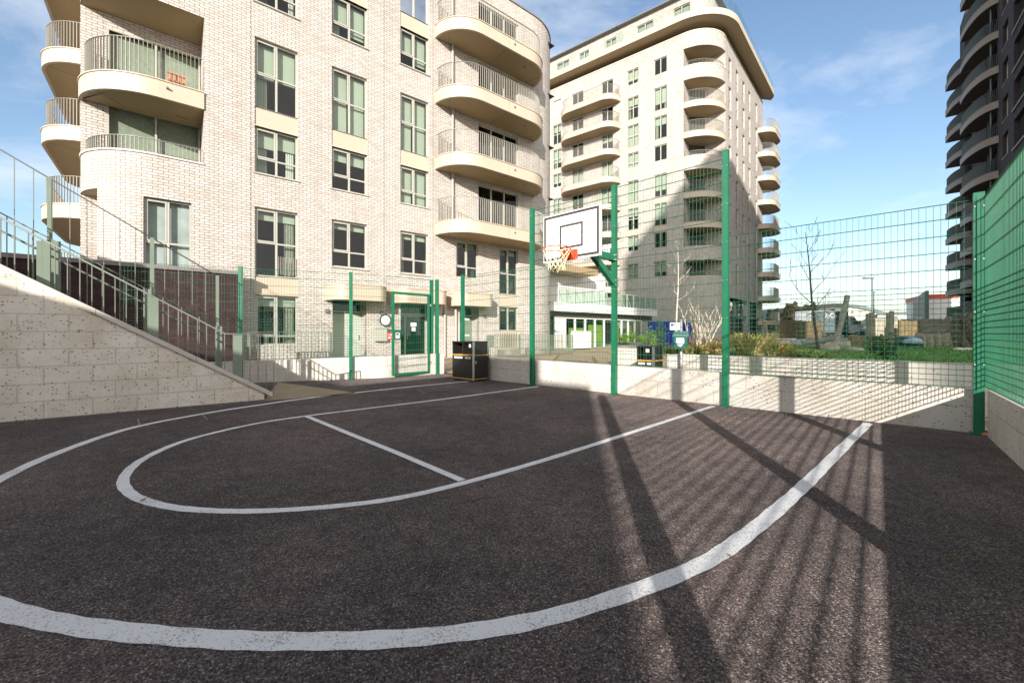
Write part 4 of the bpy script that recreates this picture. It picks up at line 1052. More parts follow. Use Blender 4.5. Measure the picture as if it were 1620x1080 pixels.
# front garden railings between court and block
def low_rail(name, label, a, b, z0, h, step=.11):
    a = Vector(a); b = Vector(b); L = (b-a).length; d = (b-a)/L; n = Vector((-d.y, d.x)); m = MB()
    for i in range(int(L/step)+1): m.obox(a+d*(i*step), d, n, -.005, .005, z0+.08, z0+h, -.018, .018)
    m.obox(a, d, n, 0, L, z0+h+.001, z0+h+.014, -.022, .022); m.obox(a, d, n, 0, L, z0+.06, z0+.075, -.018, .018)
    r = thing(name, label, 'railing', (*((a+b)/2), z0)); m.build('bars', 'rail_grey', r)
    i = 0.0
    while i <= L+.01: q = MB(); q.obox(a+d*i, d, n, -.03, .03, z0, z0+h, -.03, .03); q.build('post', 'rail_plate', r); i += L/max(1, round(L/1.8))
low_rail('garden_railing', 'low grey railing on the brick plinth under the ground floor window', Vector(PA.at(-.4, 1.6)), Vector(PA.at(2.1, 1.6)), .25, .95)
low_rail('garden_railing', 'low grey railing in front of the brick block right of the black bin', Vector(PA.at(8.9, 1.7)), Vector(PA.at(14.2, 1.7)), .1, 1.0)
m = MB(); a, b = Vector(PA.at(-.6, 1.55)), Vector(PA.at(2.1, 1.55)); 
low_wall('brick_plinth', 'low cream brick plinth under the ground floor window railing', [a, b], [.25, .25], .2, 'cream_brick')

# orange thing on the balcony
ch = thing('terracotta_chair', 'orange slatted chair behind the corner balcony railing', 'chair', (*fp(BK-.55, -.75, 0)[:2], 9.06))
q = MB(); o = FP0+fd*(BK-.95)+fn*-.75
q.obox(o, fd, fn, 0, .5, 9.40, 9.44, -.25, .25); q.build('seat', 'terracotta', ch)
q = MB()
for i in range(5): q.obox(o, fd, fn, .02+i*.1, .08+i*.1, 9.44, 9.88, -.27, -.24)
q.obox(o, fd, fn, 0, .5, 9.84, 9.9, -.239, -.22); q.build('backrest', 'terracotta', ch)
for a in (.0, .46):
    for b in (-.25, .21):
        q = MB(); q.obox(o, fd, fn, a, a+.04, 9.06, 9.399, b, b+.04); q.build('leg', 'terracotta', ch)

# ------------------------------------------------------------------ the tower behind
T0 = Vector((15.19, 43.2)); td = Vector((.78, -.626)).normalized(); te = Vector((.669, .743)).normalized()
TC = T0 + td*5.3
PT = Path([T0-td*22, TC, TC+te*19.5, TC+te*19.5+Vector((-.743, .669))*14], [0, 3.2, .3, 0], T0)
TB = .25; TT = 30.8
tower = thing('apartment_tower', 'tall cream brick apartment tower with rounded corner balconies behind the hoop', 'tower', (*TC, 0))
fl = [26.95 - 2.97*i for i in range(9)]
ca = 2.1; cb = ca + (PT.brk[15+0] - PT.brk[1] if False else 0)
arc0 = PT.brk[1]; arc1 = PT.brk[15]
holes = []; jobs = []; sp = []
cA = (-.65, .68); cB = (-3.54, -2.3); cC = (-13.1, -11.9)
rt = random.Random(11)
def col(a, b, bright=True):
    for i in range(8):
        ty = (i % 3)
        zt = fl[i] + 2.45
        z0 = fl[i] + .85 if ty == 0 else fl[i] + .15
        if i == 7: z0 = fl[i]+.85
        holes.append((a, b, z0, zt)); jobs.append((a, b, z0, zt))
        if ty != 0 and i < 7: sp.append((a, b, fl[i]-.5, fl[i]+.15)); holes.append((a, b, fl[i]-.5, fl[i]+.15))
for c in (cA, cB, cC): col(*c)
# balcony doors behind the stack
for i in range(8):
    for a, b in ((-10.4, -8.9), (-6.6, -5.2)):
        holes.append((a, b, fl[i]+.02, fl[i]+2.35)); jobs.append((a, b, fl[i]+.02, fl[i]+2.35))
rk = arc1 
for mm in (4.6, 7.27, 10.0, 12.55, 16.0):
    a = rk + mm - 3.1 - .45; b = a + .95
    for i in range(8):
        holes.append((a, b, fl[i]+.15, fl[i]+2.4)); jobs.append((a, b, fl[i]+.15, fl[i]+2.4))
gk0, gk1 = arc1+1.2, arc1+15.5
holes.append((gk0, gk1, .6, 4.9))
m = MB()
corner = (arc0+.02, arc1-.02)
# left wall, right wall
wall(m, PT, PT.kmin, arc0+.02, TB, TT, [h for h in holes if h[1] < arc0])
wall(m, PT, arc1-.02, PT.kmax, TB, TT, [h for h in holes if h[0] > arc1-.5])
cor = [(fl[0]-.75, fl[0]+.55, 'b'), (fl[3]-.75, fl[3]+.55, 'b'), (fl[6]-.75, fl[6]+.55, 'b'), (fl[7]-.75, fl[7]+.6, 'b')]
for z0, z1, _ in cor: wall(m, PT, corner[0], corner[1], z0, z1)
wall(m, PT, corner[0], corner[1], fl[0]+2.35, TT); wall(m, PT, corner[0], corner[1], TB, fl[7]-.75)
# recess side walls and rear wall
RI = 2.0
b0, b1 = Vector(PT.at(corner[0], -.0)), Vector(PT.at(corner[1], -.0))
i0, i1 = Vector(PT.at(corner[0], -RI)), Vector(PT.at(corner[1], -RI))
for p, q_ in ((b0, i0), (i1, b1)): m.face([v2(p, TB), v2(q_, TB), v2(q_, TT), v2(p, TT)], [(0, TB), (RI, TB), (RI, TT), (0, TT)])
m.build('brick_wall', 'tower_brick', tower)
m = MB(); 
mid = (b0+b1)/2; 
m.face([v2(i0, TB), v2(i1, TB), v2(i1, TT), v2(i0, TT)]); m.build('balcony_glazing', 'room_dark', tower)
m = MB()
def tarc(off=0): return PT.line(corner[0], corner[1], off)
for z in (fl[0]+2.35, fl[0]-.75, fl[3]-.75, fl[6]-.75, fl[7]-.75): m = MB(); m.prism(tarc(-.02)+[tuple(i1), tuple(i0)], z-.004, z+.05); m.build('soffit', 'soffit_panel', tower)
for z0, z1, _ in cor: m = MB(); m.prism(tarc(.04)+tarc(-.3)[::-1], z1+.001, z1+.06); m.build('coping', 'coping_stone', tower)
m = MB()
m.prism(PT.line(PT.kmin+.1, PT.kmax-.1, .04)+PT.line(PT.kmin+.1, PT.kmax-.1, -.35)[::-1], TT+.001, TT+.09)
m.build('roof_edge', 'coping_stone', tower)
sA = None
for i in (1, 2, 4, 5):
    if sA is None:
        sA = slab(tower, tarc(.04), [tuple(i1), tuple(i0)], fl[i], .55, seams=(.5,)); zA = fl[i]
        railing(sA, offset_open(tarc(0), -.12), fl[i]+.04, fl[i]+1.15, step=.13, w=.05)
    else: lift(sA, fl[i]-zA)
for z0, z1, _ in cor: railing(tower, offset_open(tarc(0), -.15), z1+.06, z1+.55, step=.13, w=.05)
# balcony stack on the left face
ol = smooth_outline(PT, -11.6, -4.3, 1.7, 1.7); bk = [PT.at(-4.3, -.02), PT.at(-11.6, -.02)]
sB = slab(tower, ol, bk, fl[0], .55, seams=(.5,)); railing(sB, offset_open(ol, -.14), fl[0]+.04, fl[0]+1.12, step=.13, w=.045)
for i in range(1, 8): lift(sB, fl[i]-fl[0])
# stack at the far end of the right face
class TE:
    def at(s, k, off=0.0): p = TC + te*k + Vector((te.y, -te.x))*off; return (p.x, p.y)
ol = smooth_outline(TE(), 16.6, 22.4, 1.7, 1.7); bk = [TE().at(22.4, -1.5), TE().at(19.6, -1.5), TE().at(19.6, -.02), TE().at(16.6, -.02)]
sC = slab(tower, ol, bk, fl[0]-.4, .55, seams=None); railing(sC, offset_open(ol, -.14), fl[0]-.36, fl[0]+.72, step=.13, w=.045)
for i in range(1, 9): lift(sC, fl[i]-fl[0])
m = MB()
m.face([v2(PT.at(PT.kmin+.3, -2.2), TB), v2(PT.at(arc0-.2, -2.2), TB), v2(PT.at(arc0-.2, -2.2), TT-.2), v2(PT.at(PT.kmin+.3, -2.2), TT-.2)])
m.face([v2(PT.at(arc1+.2, -2.2), TB), v2(PT.at(arc1+15.8, -2.2), TB), v2(PT.at(arc1+15.8, -2.2), TT-.2), v2(PT.at(arc1+.2, -2.2), TT-.2)])
for z in fl: 
    m.face([v2(PT.at(PT.kmin+.3, -.4), z-.1), v2(PT.at(arc0-.2, -.4), z-.1), v2(PT.at(arc0-.2, -2.2), z-.1), v2(PT.at(PT.kmin+.3, -2.2), z-.1)])
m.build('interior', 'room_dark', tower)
for a, b, z0, z1 in jobs:
    r = rt.random()
    wide = b-a > 1.3
    window(tower, PT, a, b, z0, z1, cols=(.5,) if b-a > 1 else (), rows=(() if wide else ((.33,) if z1-z0 < 2 else (.5,))), blind=0 if wide and r < .5 else (1.0 if r < .45 else (.7 if r < .75 else .35)), gmat='mirror_glass' if (r > .97) else 'glass', opener=False, fw=.07, sill=False)
for a, b, u, v in sp:
    q = MB(); o, ax, n, L = frame_of(PT, a, b); q.obox(o, ax, n, .002, L-.002, u+.002, v-.002, -.2, -.04); q.build('spandrel_panel', 'cream_panel', tower)
# glazed foot of the right face
o, ax, n, L = frame_of(PT, gk0, gk1)
q = MB()
for i in range(10): q.obox(o, ax, n, L*i/9-.06, L*i/9+.06, .6, 4.9, -.9, -.75)
q.obox(o, ax, n, 0, L, 2.9, 3.2, -.92, -.2); q.obox(o, ax, n, 0, L, .6, 1.0, -.92, -.74); gfr = q.build('shopfront_frame', 'grey_cladding', tower)
q = MB(); q.obox(o, ax, n, 0, L, 3.2, 4.9, -.84, -.82); q.build('pane', 'mirror_glass', gfr)
q = MB(); q.obox(o, ax, n, 0, L, 1.0, 2.9, -.84, -.82); q.build('pane', 'black_paint', gfr)
for i in (0, 5, 9): q = MB(); q.obox(o, ax, n, L*i/9-.3, L*i/9+.3, .25, 4.895, -.5, -.1); q.build('column', 'tower_brick', tower)
# penthouse
pk0, pk1 = PT.kmin+.2, PT.kmax-.3
slz = 32.0
ol = PT.line(pk0, pk1-13.6, 1.25); bk = PT.line(pk0, pk1-13.6, -1.0)[::-1]
n_ = len(ol)
m = MB()
for i in range(n_-1):
    m.face([v2(ol[i], slz-.62), v2(ol[i+1], slz-.62), v2(ol[i+1], slz), v2(ol[i], slz)])
m.m = 1
m.prism(ol + bk, slz-.63, slz-.62, top=False, side=False); m.m = 0
m.prism(ol + bk, slz-.01, slz, bottom=False, side=False); m.build('penthouse_slab', ['cream_panel', 'soffit_panel'], tower)
m = MB(); wall(m, PT, pk0, pk1-13.6, TT, slz-.62, [], off=-.9); m.build('recessed_band', 'dark_coping', tower)
hs_ = []
for a in (-20.5, -13.2, -10.0, -6.6, -2.9, 1.0, 8.5, 12.5, 17): hs_.append((a, a+ (1.8 if a in (-13.2, -2.9, 1.0) else 1.3), slz+.3, slz+2.5))
m = MB(); wall(m, PT, pk0, pk1-13.6, slz, 35.4, hs_, off=-1.0); 
o1_ = PT.line(pk0, pk1-13.6, -1.0); m.prism(PT.line(pk0, pk1-13.6, -.93)+PT.line(pk0, pk1-13.6, -1.3)[::-1], 35.4, 35.5)
m.build('penthouse_wall', 'tower_brick', tower)
class PH:
    def at(s, k, off=0.0): return PT.at(k, off-1.0)
for a, b, u, v in hs_: window(tower, PH(), a, b, u, v, cols=(.5,), rows=(), blind=.8, opener=False, fw=.07, bmat='curtain')
m = MB()
ol2 = offset_open(ol, -.12)
for i in range(n_-1):
    L = math.dist(ol2[i], ol2[i+1]); N = max(1, int(L/1.4)); a, b = Vector(ol2[i]), Vector(ol2[i+1])
    for k in range(N):
        p, r = a+(b-a)*(k/N+.006), a+(b-a)*((k+1)/N-.006); m.face([v2(p, slz+.05), v2(r, slz+.05), v2(r, slz+1.15), v2(p, slz+1.15)])
m.build('glass_balustrade', 'clear_glass', tower)
m = MB(); p0_ = Vector(PT.at(-4.3, 1.2)); p1_ = Vector(PT.at(-4.3, -1.0)); 
m.face([v2(p0_, slz), v2(p1_, slz), v2(p1_, slz+2.2), v2(p0_, slz+2.2)]); m.build('terrace_screen', 'clear_glass', tower)
m = MB(); m.prism([PT.at(pk0, -.5)] + PT.line(arc0, arc1, -.5) + [PT.at(arc1+16, -.5)] , 35.2, 35.3); m.build('roof', 'roof_grey', tower)

# ------------------------------------------------------------------ glazed entrance pavilion between the blocks
V0 = Vector((3.1, 30.0)); vd = Vector((10.2, 9.0)).normalized(); vn = Vector((vd.y, -vd.x)); VL = 13.0
pav = thing('entrance_pavilion', 'low glazed entrance hall with a glass-railed terrace between block and tower', 'building', (*(V0+vd*6), 0))
m = MB(); m.obox(V0, vd, vn, -2.0, VL, 2.75, 3.35, -5, .5); m.build('terrace_slab', 'cladding_white', pav)
m = MB(); m.obox(V0, vd, vn, -2.0, VL, 2.35, 2.749, -5, -.05); m.build('recessed_band', 'board_line', pav)
m = MB(); m.obox(V0, vd, vn, -1.0, VL, .05, 2.3, -4.6, -4.5); m.obox(V0, vd, vn, -1, VL, .05, .3, -.55, -.2); m.build('hall_wall', 'room_light', pav)
fr = MB()
xs = [0, 1.1, 2.2, 3.4, 4.6, 5.8, 7.0, 8.2, 9.2, 10.2, 11.2]
for x in xs: fr.obox(V0, vd, vn, x-.07, x+.07, .1, 2.27, -.16, -.02)
fr.obox(V0, vd, vn, -.1, 11.3, 2.275, 2.349, -.17, -.01); pf = fr.build('door_frames', 'cladding_white', pav)
for i in range(len(xs)-1):
    q = MB(); q.obox(V0, vd, vn, xs[i]+.071, xs[i+1]-.071, .12, 2.27, -.1, -.085); q.build('pane', 'cladding_white' if i == 0 else 'glass', pf)
for x0, x1, z1 in ((2.45, 4.4, 1.6), (4.8, 6.8, 1.95), (8.5, 9.0, 1.9), (10.4, 10.9, 1.9)):
    q = MB(); q.obox(V0, vd, vn, x0, x1, .1, z1, -.9, -.85); q.build('lime_screen', 'lime_panel', pav)
q = MB(); q.obox(V0, vd, vn, 0, VL, 3.4, 4.35, .30, .315); gb_ = q.build('glass_balustrade', 'clear_glass', pav)
q = MB(); x = 0
while x < VL:
    q.obox(V0, vd, vn, x-.03, x+.03, 3.355, 4.42, .22, .29); q.tube((*(V0+vd*(x+.05)+vn*.25), 4.3), (*(V0+vd*(x+.55)+vn*.25), 3.36), .022); x += .95
q.build('balustrade_post', 'cladding_white', gb_)
q = MB(); q.obox(V0, vd, vn, 0, VL, 4.42, 4.46, .2, .33); q.build('handrail', 'window_frame', gb_)
m = MB(); m.obox(V0, vd, vn, -2, 10, 3.351, 6.4, -5.2, -3.0); m.build('upper_wall', 'cladding_white', pav)
m = MB(); m.obox(V0, vd, vn, -2, -.4, 3.6, 5.6, -2.99, -2.9); m.obox(V0, vd, vn, -1.2, -.2, .3, 2.2, -.3, -.2); m.build('dark_opening', 'room_dark', pav)
m = MB(); m.obox(V0, vd, vn, 2.0, 6.5, 6.0, 6.5, -2.95, -1.2); m.build('overhang', 'soffit_panel', pav)
q = MB(); sx = V0 + vn*1.6
for i in range(22): q.obox(sx, vd, vn, -.2+i*.1, -.13+i*.1, .15, 1.35, -.02, .02)
q.obox(sx, vd, vn, -.2, 2.05, .5, .56, -.05, -.021); q.obox(sx, vd, vn, -.2, 2.05, 1.1, 1.16, -.05, -.021)
tag(q.build('slatted_screen', 'cladding_white', None, (*(sx+vd), .1)), 'white vertical slatted screen in front of the glazed entrance hall', 'screen')
# blue hoarding
q = MB(); bo = Vector((14.6-.6, 33.5)); bd_ = Vector((.86, .5)).normalized(); bn = Vector((bd_.y, -bd_.x))
b0h = at_depth(1026, 528, 33); b1h = at_depth(1094, 528, 36); bo = Vector(b0h[:2]); bd_ = (Vector(b1h[:2])-bo); BL = bd_.length; bd_ /= BL; bn = Vector((bd_.y, -bd_.x))
n_ = 16
for i in range(n_): q.obox(bo, bd_, bn, BL*i/n_+.01, BL*(i+1)/n_-.01, .2, 2.15, -.03, .03)
q.obox(bo, bd_, bn, 0, BL, .25, 2.1, -.08, -.031)
tag(q.build('blue_hoarding', 'blue_hoarding', None, (*(bo+bd_*2), .1)), 'deep blue boarded hoarding in the shade at the foot of the tower', 'hoarding')

# ------------------------------------------------------------------ dark tower on the right
DT0 = Vector((44.0, 38.1)); dd = Vector((-.64, -.768)).normalized()
PD = Path([DT0-dd*20, DT0+dd*11.5, DT0+dd*11.5+Vector((.768, -.64))*12], [0, .3, 0], DT0)
dark = thing('dark_tower', 'dark purple brick tower with stacked curved balconies at the right edge', 'tower', (*DT0, 0))
ds = [19.05+3.17*j for j in range(-5, 7)]
hol = []; jb = []
for z in ds:
    hol.append((1.3, 3.2, z+.6, z+2.6)); jb.append((1.3, 3.2, z+.6, z+2.6))
    hol.append((4.9, 8.6, z+.25, z+2.6))
    hol.append((-5.2, -.6, z+.03, z+2.45)); hol.append((-16.5, -12.5, z+.03, z+2.45)); hol.append((-9.6, -8.0, z+.6, z+2.6))
m = MB(); wall(m, PD, PD.kmin, PD.kmax, 0, 40, hol, reveal=.35)
q = PD.at(PD.kmin); m.obox(Vector(q), Vector((.768, -.64)), Vector((.64, .768)), 0, 14, 0, 40, -.3, 0)
m.build('brick_wall', 'night_brick', dark)
m = MB()
m.face([v2(PD.at(PD.kmin+.3, -1.6), 0), v2(PD.at(11, -1.6), 0), v2(PD.at(11, -1.6), 40), v2(PD.at(PD.kmin+.3, -1.6), 40)])
m.build('interior', 'room_dark', dark)
for i, (a, b, u, v) in enumerate(jb): window(dark, PD, a, b, u, v, cols=(.5,), rows=(), blind=None, set_in=.25, opener=False, fw=.08, sill=True)
def sail(k0, k1, p, d=0.0):
    pts = [] if d else [PD.at(k0, 0)]
    for i in range(19):
        t = math.pi/2*i/18; pts.append(PD.at(k0+d + (k1-k0-2*d)*math.sin(t), (p-d)*math.cos(t)))
    return pts
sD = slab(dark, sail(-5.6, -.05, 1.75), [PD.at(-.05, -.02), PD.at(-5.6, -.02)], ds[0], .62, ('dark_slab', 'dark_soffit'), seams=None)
railing(sD, sail(-5.6, -.05, 1.75, .13), ds[0]+.04, ds[0]+1.15, step=.12, mat='grey_cladding', w=.06)
for z in ds[1:]: lift(sD, z-ds[0])
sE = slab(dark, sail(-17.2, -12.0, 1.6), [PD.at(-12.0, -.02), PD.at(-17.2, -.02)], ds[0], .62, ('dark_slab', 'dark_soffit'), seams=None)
railing(sE, sail(-17.2, -12.0, 1.6, .13), ds[0]+.04, ds[0]+1.15, step=.12, mat='grey_cladding', w=.06)
for z in ds[1:-2]: lift(sE, z-ds[0])
q = MB(); p = PD.at(-.9, .35); q.tube((*p, 1), (*p, 40), .07, n=8); p = PD.at(-3.4, .12); q.tube((*p, 1), (*p, 40), .07, n=8); q.build('column', 'grey_cladding', dark)
rb = [MB() for _ in range(1)]
o, ax, n, L = frame_of(PD, 4.9, 8.6)
sF = None
for z in ds:
    if sF is None: q = MB(); q.obox(o, ax, n, -.05, L+.05, z+.12, z+.25, -.3, .12); sF = q.build('recess_sill', 'dark_slab', dark); z0_ = z
    else: lift(sF, z-z0_)

# ------------------------------------------------------------------ blocks behind the camera (they cast the large shadows)
def plain_block(name, label, o, a, n, L, dep, h, mat='tower_brick'):
    o = Vector(o); r = thing(name, label, 'building', (*(o+a*L/2), 0))
    m = MB(); m.obox(o, a, n, 0, L, 0, h, 0, dep); m.build('brick_wall', mat, r)
    m = MB(); m.obox(o, a, n, -.1, L+.1, h+.001, h+.15, -.1, dep+.1) if False else m.obox(o, a, n, 0, L, h+.001, h+.06, 0, dep); m.build('roof_edge', 'dark_coping', r)
    q = MB(); z = 1.0
    while z < h-2:
        x = 1.5
        while x < L-2: q.obox(o, a, n, x, x+1.3, z, z+1.5, -.05, -.003); x += 3.2
        z += 3.0
    q.build('windows', 'mirror_glass', r)
az = R(SUN_AZ); sdir = Vector((math.sin(az), math.cos(az)))
tc = -13.0*H                                             # front plane of the low blocks, measured from the back fence
E0 = D + N_*tc
def ep(c):                                               # point on that plane with sun-crosswise coordinate c (metres)
    cr = Vector((math.cos(az), -math.sin(az))); s = (c - E0.dot(cr))/E_.dot(cr); return E0 + E_*s
BN = -N_
edges = [(-60, -12.6, 6.55), (-12.6, -2.42, 4.40), (-2.42, -.85, 6.12), (-.85, .24, 5.62)]
for i, (c0, c1, h) in enumerate(edges):
    a, b = ep(c0), ep(c1); L = (b-a).length
    plain_block('brick_block', ['long two storey brick block far behind the left of the court', 'single storey brick block standing behind the court', 'narrow brick stair block standing behind the court', 'lower brick annex against the narrow stair block behind the court'][i], a, E_, BN, L-.004, 5.0, h)
def cy(c, y): return Vector(((c + y*math.sin(az))/math.cos(az), y))
A_, B_, C_ = cy(4.7, -56), cy(14, -25), cy(25.3, -28.4)
a1 = (B_-A_); L1 = a1.length; a1 /= L1
r = thing('tall_block', 'tall brick block far behind the right of the court', 'tower', (*B_, 0))
m = MB(); m.prism([tuple(A_), tuple(B_), tuple(C_), tuple(C_+A_-B_)], 0, 40.4); m.build('brick_wall', 'tower_brick', r)
m = MB(); m.prism([tuple(p) for p in (A_, B_, C_, C_+A_-B_)], 40.401, 40.6); m.build('roof_edge', 'dark_coping', r)
# ------------------------------------------------------------------ planters, lawn, garden
LZ = .625*H
PO = .84*H                                               # planter wall stands this far behind the fence line
def bp(a, o): p = D + E_*a + N_*o; return p              # metres along / behind the back fence
px_a = 3.95*H                                            # where the long planter wall starts (seen just right of the hoop post)
def a_of(px, o):                                         # distance along the fence at which a line o behind it crosses picture column px
    u = (px-CX)/F; b = D + N_*o; return (u*b.y - b.x)/(E_.x - u*E_.y)
a1_ = a_of(1056, PO)
pl = low_wall('planter_wall', 'long smooth pale concrete planter wall behind the mesh, holding back the lawn', [bp(a1_, PO), bp(a1_+9.5, PO)], [LZ+.035, LZ+.035], .22, 'planter_concrete')
m = MB(); e0 = bp(a1_, PO); m.obox(e0, E_, N_, .0, .2, 0, LZ+.035, .23, 3.2)
tag(m.build('planter_wall', 'planter_concrete', None, (*bp(a1_, 1.5), 0)), 'short return of the planter wall beside the second black bin', 'wall')
# lawn bank
m = MB(); c0 = bp(a1_+.2, PO+.2); rows = []
nu, nv = 30, 40
rl = random.Random(5)
far = Vector((26, 26))
def lawn_pt(u, v):
    a = c0 + E_*(u*10.5); b = Vector((9.5 + 24*u, 17.5 + 3*u)); w = v
    p = a*(1-w) + b*w; return (p.x, p.y, LZ + .05*math.sin(u*5+v*4)*v + .04*math.sin(u*13+1)*v)
for i in range(nu):
    for j in range(nv):
        m.face([lawn_pt(i/nu, j/nv), lawn_pt((i+1)/nu, j/nv), lawn_pt((i+1)/nu, (j+1)/nv), lawn_pt(i/nu, (j+1)/nv)], smooth=True)
tag(m.build('lawn', 'lawn_ground'), kind='structure')
m = MB()
for _ in range(9000):
    u, v = rl.random(), rl.random()**1.5; p = Vector(lawn_pt(u, v)); h = rl.uniform(.03, .075); a = rl.uniform(0, 6.28); w = .012 + .01*v
    d = Vector((math.cos(a), math.sin(a), 0)); q = p + Vector((rl.uniform(-.03, .03), rl.uniform(-.03, .03), h))
    m.face([p-d*w, p+d*w, q])
tag(m.build('lawn_grass', 'grass_blade'), kind='stuff', label='short green lawn beyond the planter wall')
# parking ground beyond (slightly raised) 
m = MB(); m.face([(8, 17, LZ-.03), (36, 20, LZ-.03), (150, 60, LZ-.03), (150, 190, LZ-.03), (20, 190, LZ-.03), (20, 58, LZ-.03), (33, 53, LZ-.03), (26, 40, LZ-.03)])
tag(m.build('car_park', 'pale_ground'), kind='structure')
m = MB(); m.obox(c0, E_, N_, 0.05, 2.2, .3, LZ+.04, 0, 3.0); tag(m.build('planting_soil', 'soil', None, (*bp(a1_+1, 2), .3)), kind='structure')

def tuft(name, label, p, h, r, n, mats, seed, group=None, cat='grass', lean=.7, w=.012):
    rd = random.Random(seed); m = MB()
    for _ in range(n):
        a = rd.uniform(0, 6.28); rr = r*.35*math.sqrt(rd.random()); b = Vector((p[0]+rr*math.cos(a), p[1]+rr*math.sin(a), p[2])); a2 = a + rd.uniform(-.5, .5)
        L = h*rd.uniform(.6, 1.1); ln = lean*rd.uniform(.1, 1)*r; d = Vector((math.cos(a2), math.sin(a2), 0)); s = Vector((-d.y, d.x, 0))*w*rd.uniform(.6, 1.4)
        p1 = b + d*ln*.3 + Vector((0, 0, L*.55)); p2 = b + d*ln*.75 + Vector((0, 0, L*.9)); p3 = b + d*ln*1.25 + Vector((0, 0, L*rd.uniform(.75, 1.0)))
        i = len(m.v); m.m = rd.choice(range(len(mats)))
        m.idx([b-s, b+s, p1+s, p1-s, p2+s*.7, p2-s*.7, p3], [(0, 1, 2, 3), (3, 2, 4, 5), (5, 4, 6)])
    return tag(m.build(name, mats, None, p), label, cat, group)
def at_line(px, o, z): b = D + N_*o; u = (px-CX)/F; a = (u*b.y - b.x)/(E_.x - u*E_.y); q = b + E_*a; return (q.x, q.y, z)
gg = 'ornamental grasses in the planter bed'
tuft('ornamental_grass', 'largest golden feathery grass clump, just right of the tallest green post', at_line(1190, PO+.6, LZ), .46, .70, 420, ['gold_grass', 'gold_grass', 'lime_grass'], 1, gg)
tuft('ornamental_grass', 'golden grass clump leaning right, beside the largest clump', at_line(1228, PO+.7, LZ), .28, .6, 240, ['gold_grass', 'lime_grass'], 2, gg)
tuft('ornamental_grass', 'yellow green grass clump growing over the planter edge left of the tallest post', at_line(1095, PO+.5, LZ), .2, .42, 200, ['gold_grass', 'lime_grass'], 3, gg)
tuft('ornamental_grass', 'straw coloured grass at the foot of the pale multi-stemmed tree', at_line(1112, PO+.7, LZ), .24, .4, 180, ['gold_grass'], 4, gg)
tuft('ornamental_grass', 'low lime grass edging by the second black bin', at_line(1066, PO+.5, LZ), .15, .4, 160, ['lime_grass', 'bright_leaf'], 5, gg)
tuft('ornamental_grass', 'thin straw grass against the tallest green post', at_line(1138, PO+.8, LZ), .30, .35, 130, ['gold_grass'], 6, gg)
tuft('ornamental_grass', 'sparse olive grass on the lawn edge under the leaning log', at_line(1290, PO+.7, LZ), .16, .7, 170, ['lime_grass', 'grass_blade'], 7, gg)
tuft('ornamental_grass', 'faint dry grass at the foot of the bare young tree', at_line(1258, PO+.7, LZ), .15, .6, 140, ['lime_grass', 'gold_grass'], 8, gg)
def shrub(name, label, p, r, h, n, mat, seed, leaf=.045, group=None, cat='shrub', flat=False, stems=True):
    rd = random.Random(seed); t = thing(name, label, cat, p, group); m = MB()
    blobs = [(Vector((rd.uniform(-.55, .55)*r, rd.uniform(-.55, .55)*r, rd.uniform(.3, .8)*h)), rd.uniform(.25, .5)) for _ in range(9)]
    for _ in range(n):
        c, k = rd.choice(blobs); d = Vector((rd.gauss(0, 1), rd.gauss(0, 1), rd.gauss(0, 1))).normalized()*(rd.random()**.4)
        q = Vector(p) + c + Vector((d.x*r*k*1.3, d.y*r*k*1.3, d.z*h*k)); 
        if q.z < p[2]: continue
        a = Vector((rd.gauss(0, 1), rd.gauss(0, 1), rd.gauss(0, .7))).normalized(); b = a.orthogonal().normalized(); s = leaf*rd.uniform(.6, 1.4)
        m.face([q-a*s, q+b*s*.45, q+a*s, q-b*s*.45])
    m.build('foliage', mat, t)
    if stems:
        m = MB()
        for _ in range(7):
            a = rd.uniform(0, 6.28); m.tube(p, (p[0]+r*.5*math.cos(a), p[1]+r*.5*math.sin(a), p[2]+h*rd.uniform(.5, .8)), .012, .004)
        m.build('stem', 'bark_dark', t)
    return t
shrub('garden_shrub', 'leafy green shrub on the lawn below the short upright logs', at_line(1402, PO+1.2, LZ-.02), .36, .46, 620, 'green_leaf', 11, .034)
shrub('garden_shrub', 'rusty brown bed of low shrubs behind the pale multi-stemmed tree', (*at_depth(1128, 535, 12.5)[:2], LZ), .8, .34, 420, 'rust_leaf', 12, .05)
shrub('garden_shrub', 'dark green low shrub beside the pale tree, right of the dog waste bin', at_line(1132, PO+1.6, LZ), .4, .28, 360, 'green_leaf', 13, .04)
